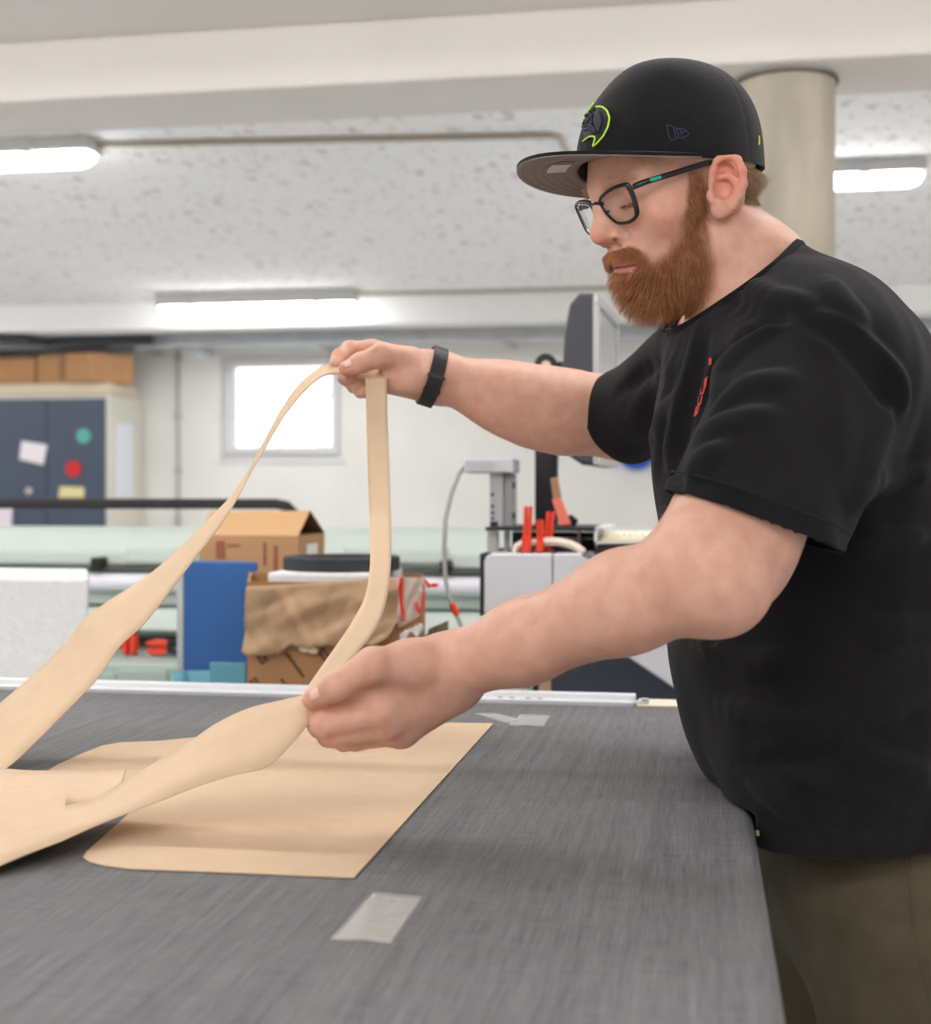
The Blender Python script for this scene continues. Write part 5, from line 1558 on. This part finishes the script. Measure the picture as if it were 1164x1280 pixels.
moustache['kind'] = 'stuff'
fx, fy = side_xy(hf)
fcl = (fc - CP) @ CR; fth = np.arctan2(fcl[:, 1], fcl[:, 0])
hair_low = fcl[:, 2] < -.011 * np.sin(fth) ** 2 - .006 * (.5 - .5 * np.cos(fth)) ** 2 - .002
fh = near_head & in_poly(fx, fy, HAIR) & ~ear_f & hair_low & (hf[:, 0] < -.015)
hair = grow('hair', fh, 4200, lambda p: .007 + .014 * smooth01(Hinv(p)[:, 2], -.03, .02), lambda p, n: n * .9 + hdir(-.25, 0, -.8)[None], .00010,
            strand_mat('sandy_hair', rgb(120, 92, 64), rgb(200, 172, 136)), man, 5, .1, .3)
hair['kind'] = 'stuff'
brow = near_head & (hf[:, 0] > .05) & (np.abs(hf[:, 2] - .041) < .0055) & (np.abs(hf[:, 1]) > .012) & (np.abs(hf[:, 1]) < .050)
eb = grow('eyebrow', brow, 420, lambda p: np.full(len(p), .008), lambda p, n: n * .35 + np.sign(Hinv(p)[:, 1])[:, None] * hdir(-.4, .8, .1)[None], .00009, strand_mat('sandy_brow', rgb(160, 116, 84), rgb(206, 164, 128)), man, 4)
eb['kind'] = 'stuff'
lash = near_head & (np.abs(hf[:, 2] - .0130) < .0016) & (np.abs(np.abs(hf[:, 1]) - .033) < .0135) & (hf[:, 0] > .066)
if lash.sum() > 10:
    el = grow('eyelash', lash, 320, lambda p: np.full(len(p), .0055), lambda p, n: n * .9 + hdir(.1, 0, -.5)[None], .00010, strand_mat('lash', rgb(96, 66, 52), rgb(130, 96, 76)), man, 4)
    el['kind'] = 'stuff'
# fine hair on both forearms
def arm_mask(S, E, r):
    d = E - S; t = ((fc - S) @ d) / (d @ d)
    ds = np.linalg.norm(fc - S - np.outer(np.clip(t, 0, 1), d), axis=1)
    return (t > .03) & (t < .92) & (ds < r)
am = arm_mask(ARM_N['E'], ARM_N['W'], .07) | arm_mask(ARM_F['E'], ARM_F['W'], .07)
ah = grow('arm_hair', am, 2000, lambda p: np.full(len(p), .0105), lambda p, n: n * .55 + np.array([-.75, 0, -.25])[None], .00003, strand_mat('blond_arm_hair', rgb(190, 150, 120), rgb(228, 196, 166)), man, 4)
ah['kind'] = 'stuff'
# thumb nails
def nail(c, ax, n, l, w, name='thumbnail'):
    ax = ax / np.linalg.norm(ax); n = n - ax * (n @ ax); n /= np.linalg.norm(n); s = np.cross(ax, n)
    rows = []
    for i in range(7):
        f = i / 6 * 2 - 1
        hw = w * (1 - max(0, f) ** 4 * .45) * (1 - max(0, -f) ** 6 * .35)
        rows.append([uvw2world(c + ax * f * l + s * hw * g - n * (.35 * (hw * g) ** 2 / w + .0009 * max(0, f) ** 2)) for g in np.linspace(-1, 1, 7)])
    mb = MB(); mb.grid(rows)
    return mb.build(name, mat('nail', rgb(230, 190, 178), .22, spec=.6), man, smooth=True, solid=.0005)
def nail_at(x, y, ax, l, w, t0):
    p = on(B, x, y, t0)
    g = np.array([B.ev((p + e)[None])[0] - B.ev((p - e)[None])[0] for e in np.eye(3) * .003]); g /= np.linalg.norm(g)
    nail(p + g * .0007, ax, g, l, w)
nail_at(393, 866.5, P(391, 875, 1.186) - P(420, 858, 1.172), .0066, .0054, 1.0)
nail_at(435.5, 453.5, P(433, 461, 1.682) - P(450, 454, 1.682), .0064, .0052, 1.5)

# ------------------------------------------------------------------ watch strap on the far wrist
leather = mat('strap_leather', rgb(38, 37, 38), .5, bump=.4, bscale=300, spec=.4)
wc = P(540, 469, 1.737); wax = ARM_F['W'] - P(625, 495, 1.75); wax = wax / np.linalg.norm(wax)
wa = np.array([.0, -1, 0.]); wa -= wax * (wa @ wax); wa /= np.linalg.norm(wa); wb = np.cross(wax, wa)
def wr(t, off, ax):
    d_ = wa * math.cos(t) + wb * math.sin(t)
    lo_, hi_ = .01, .06
    for _ in range(20):
        mid = (lo_ + hi_) / 2
        if B.ev((wc + d_ * mid)[None])[0] < 0: lo_ = mid
        else: hi_ = mid
    return uvw2world(wc + d_ * (hi_ + off) + wax * ax)
N = 48
sec = [(.0006, -.0095), (.0030, -.0090), (.0034, 0), (.0030, .0090), (.0006, .0095)]
rows = [[wr(2 * math.pi * k / N, o_, x_) for k in range(N)] for o_, x_ in sec]
mb = MB(); mb.grid(rows, True)
watch = mb.build('wristwatch', leather, man, smooth=True); watch['label'] = 'black leather watch strap with buckle'
def arc_band(t0, t1, w, o0, o1, name, m, n=10):
    rows = []
    for k in range(n + 1):
        t = t0 + (t1 - t0) * k / n
        rows.append([wr(t, o0, -w), wr(t, o1, -w), wr(t, o1, w), wr(t, o0, w)])
    mb = MB(); mb.grid(rows, True); mb.bm.faces.new(list(mb.bm.verts)[:4]); mb.bm.faces.new(list(mb.bm.verts)[-4:])
    return mb.build(name, m, watch, bevel=.0006)
sg = 1 if wb[2] < 0 else -1
arc_band(sg * .05, sg * 1.25, .0098, .002, .0062, 'strap_tail', leather)
arc_band(sg * .02, sg * .12, .0112, .0022, .0072, 'buckle', mat('gunmetal', rgb(70, 70, 72), .35, metal=.8))
arc_band(sg * .42, sg * .56, .0108, .0040, .0074, 'keeper', leather)
arc_band(math.pi - .55, math.pi + .55, .017, .003, .012, 'watch_case', mat('watch_black', rgb(20, 20, 22), .3))
# ------------------------------------------------------------------ beige blanks
paper = mat('beige_board', rgb(210, 184, 156), .82, var=.03, vscale=45, bump=.12, bscale=900, spec=.2)
out_ = [(617, 905), (443, 1098), (300, 1092), (165, 1087), (132, 1083), (112, 1078), (104, 1073), (108, 1066), (135, 1042), (158, 1021), (163, 1016), (160, 1013), (150, 1011), (118, 1013), (78, 1004), (56, 985), (52, 969), (72, 957), (100, 944), (128, 933), (150, 929), (200, 927), (300, 917), (380, 910), (520, 904)]
mb = MB(); mb.prism([QZ(x, y, TZ + .0006) for x, y in out_], (0, 0, .0011))
bl = tag(mb.build('cut_blank', paper), 'flat beige cardboard blank lying on the dark table cloth', 'cardboard sheet')
# lifted frame
def ribbon(mb, pairs, n=5, m=5):
    f_ = lambda q: q if isinstance(q, np.ndarray) else P(*q)
    A = catmull([f_(p[0]) for p in pairs], n, False); C_ = catmull([f_(p[1]) for p in pairs], n, False)
    mb.grid([[uvw2world(a + (c - a) * k / m) for k in range(m + 1)] for a, c in zip(A, C_)])
mb = MB()
ribbon(mb, [((486, 463, 1.716), (484.5, 474, 1.690)), ((470, 462, 1.716), (470, 473.5, 1.690)), ((452, 459, 1.714), (455, 472, 1.689)), ((430, 453.5, 1.705), (436, 469.5, 1.686)), ((410, 455, 1.70), (414, 468, 1.682)), ((391, 465, 1.70), (397, 474.5, 1.675)),
            ((371, 484, 1.69), (379, 491, 1.665)), ((354, 508, 1.685), (363, 510, 1.655)), ((340, 533, 1.68), (349, 530, 1.645)), ((324, 563, 1.67), (334, 556, 1.64)), ((310, 589, 1.665), (316, 586, 1.625)), ((290, 619, 1.655), (296, 624, 1.61)),
            ((262, 648, 1.645), (276, 656, 1.60)), ((228, 682, 1.635), (250, 690, 1.585)), ((188, 717, 1.625), (217, 733, 1.57)), ((135, 752, 1.615), (180, 780, 1.545)), ((108, 772, 1.60), (150, 808, 1.53)), ((84, 801, 1.59), (122, 848, 1.50)), ((50, 836, 1.575), (84, 888, 1.475)), ((4, 876, 1.555), (42, 930, 1.445)), ((-45, 918, 1.53), (6, 962, 1.425)), ((-110, 960, 1.50), (-60, 1003, 1.36)), ((-190, 1005, 1.46), (-150, 1060, 1.26))])
ribbon(mb, [((457, 471.5, 1.689), (484.5, 474, 1.690)), ((457.5, 500, 1.685), (484, 500, 1.686)), ((459, 560, 1.655), (486, 560, 1.657)), ((461, 620, 1.605), (488, 620, 1.607)), ((463, 670, 1.54), (489.5, 670, 1.543)), ((462, 712, 1.475), (488, 716, 1.475)), ((456, 746, 1.41), (482, 756, 1.405)), ((441, 776, 1.35), (470, 786, 1.345)), ((424, 802, 1.30), (452, 810, 1.295)), ((403, 832, 1.255), (428, 836, 1.25)), ((384, 860, 1.225), (404, 862, 1.22)), ((376, 876, 1.212), (398, 884, 1.208))])
pa_, pb_ = P(84, 963.5, 1.418), P(77, 1051.5, 1.105); pm = pa_ + (pb_ - pa_) * 4 / 7
ribbon(mb, [((404, 866, 1.218), (400, 894, 1.205)), ((380, 869, 1.217), (387, 904, 1.20)), ((350, 876, 1.222), (368, 926, 1.185)), ((310, 886, 1.232), (334, 958, 1.172)), ((270, 905, 1.242), (290, 969, 1.172)), ((235, 929, 1.248), (243, 984, 1.172)), ((198, 951, 1.252), (200, 1001, 1.168)), ((160, 975, 1.252), (158, 1017, 1.158)), ((124, 997, 1.246), (118, 1033, 1.136)), (pm, pb_)], 5, 3)
ribbon(mb, [((-160, 958, 1.425), (-150, 1150, .985)), ((-60, 960, 1.425), (-60, 1107, 1.035)), ((0, 961, 1.424), (0, 1082, 1.062)), ((40, 963.5, 1.422), (38, 1066, 1.082)), (pa_, pb_)], 5, 7)
ribbon(mb, [(pa_, pm), ((110, 963.3, 1.415), (100, 1008, 1.264)), ((135, 963, 1.410), (126, 999, 1.287)), ((158, 962.5, 1.405), (152, 980, 1.337))], 5, 4)
bmesh.ops.remove_doubles(mb.bm, verts=mb.bm.verts[:], dist=2e-5)
fr = tag(mb.build('lifted_frame', paper, smooth=True, solid=.0011, offset=0, angle=0), 'beige cardboard cut-out frame lifted in both hands, arching above the table', 'cardboard sheet')
# packing tape on the cloth
tp_m = mat('clear_tape', rgb(205, 203, 200), .22, alpha=.5, spec=.6, bump=.6, bscale=90)
def tape(poly, label):
    c = sum((QZ(x, y, TZ) for x, y in poly), Vector()) / len(poly)
    q = [QZ(x, y, TZ + .0005) for x, y in poly]
    mb = MB(); n = 12; rows = []
    for i in range(n + 1):
        r = []
        for k in range(n + 1):
            f, g = i / n, k / n
            p = (q[0] * (1 - f) + q[1] * f) * (1 - g) + (q[3] * (1 - f) + q[2] * f) * g
            p.z += .0005 * (1 + math.sin(9 * f + 6 * g) * math.sin(11 * g)) * math.sin(math.pi * f) ** .3; r.append(p)
        rows.append(r)
    mb.grid(rows)
    return tag(mb.build('clear_tape', tp_m, smooth=True, solid=.0003), label, 'tape')
tape([(466, 1115), (529, 1121), (489, 1179), (413, 1174)], 'clear packing tape patch in the foreground below the flat blank')
tape([(650, 893), (688, 895), (680, 908), (636, 907)], 'clear tape patch near the aluminium rail, right of the blank corner')
tape([(594, 892), (622, 892), (650, 899), (640, 905)], 'folded scrap of clear tape left of the patch near the aluminium rail')
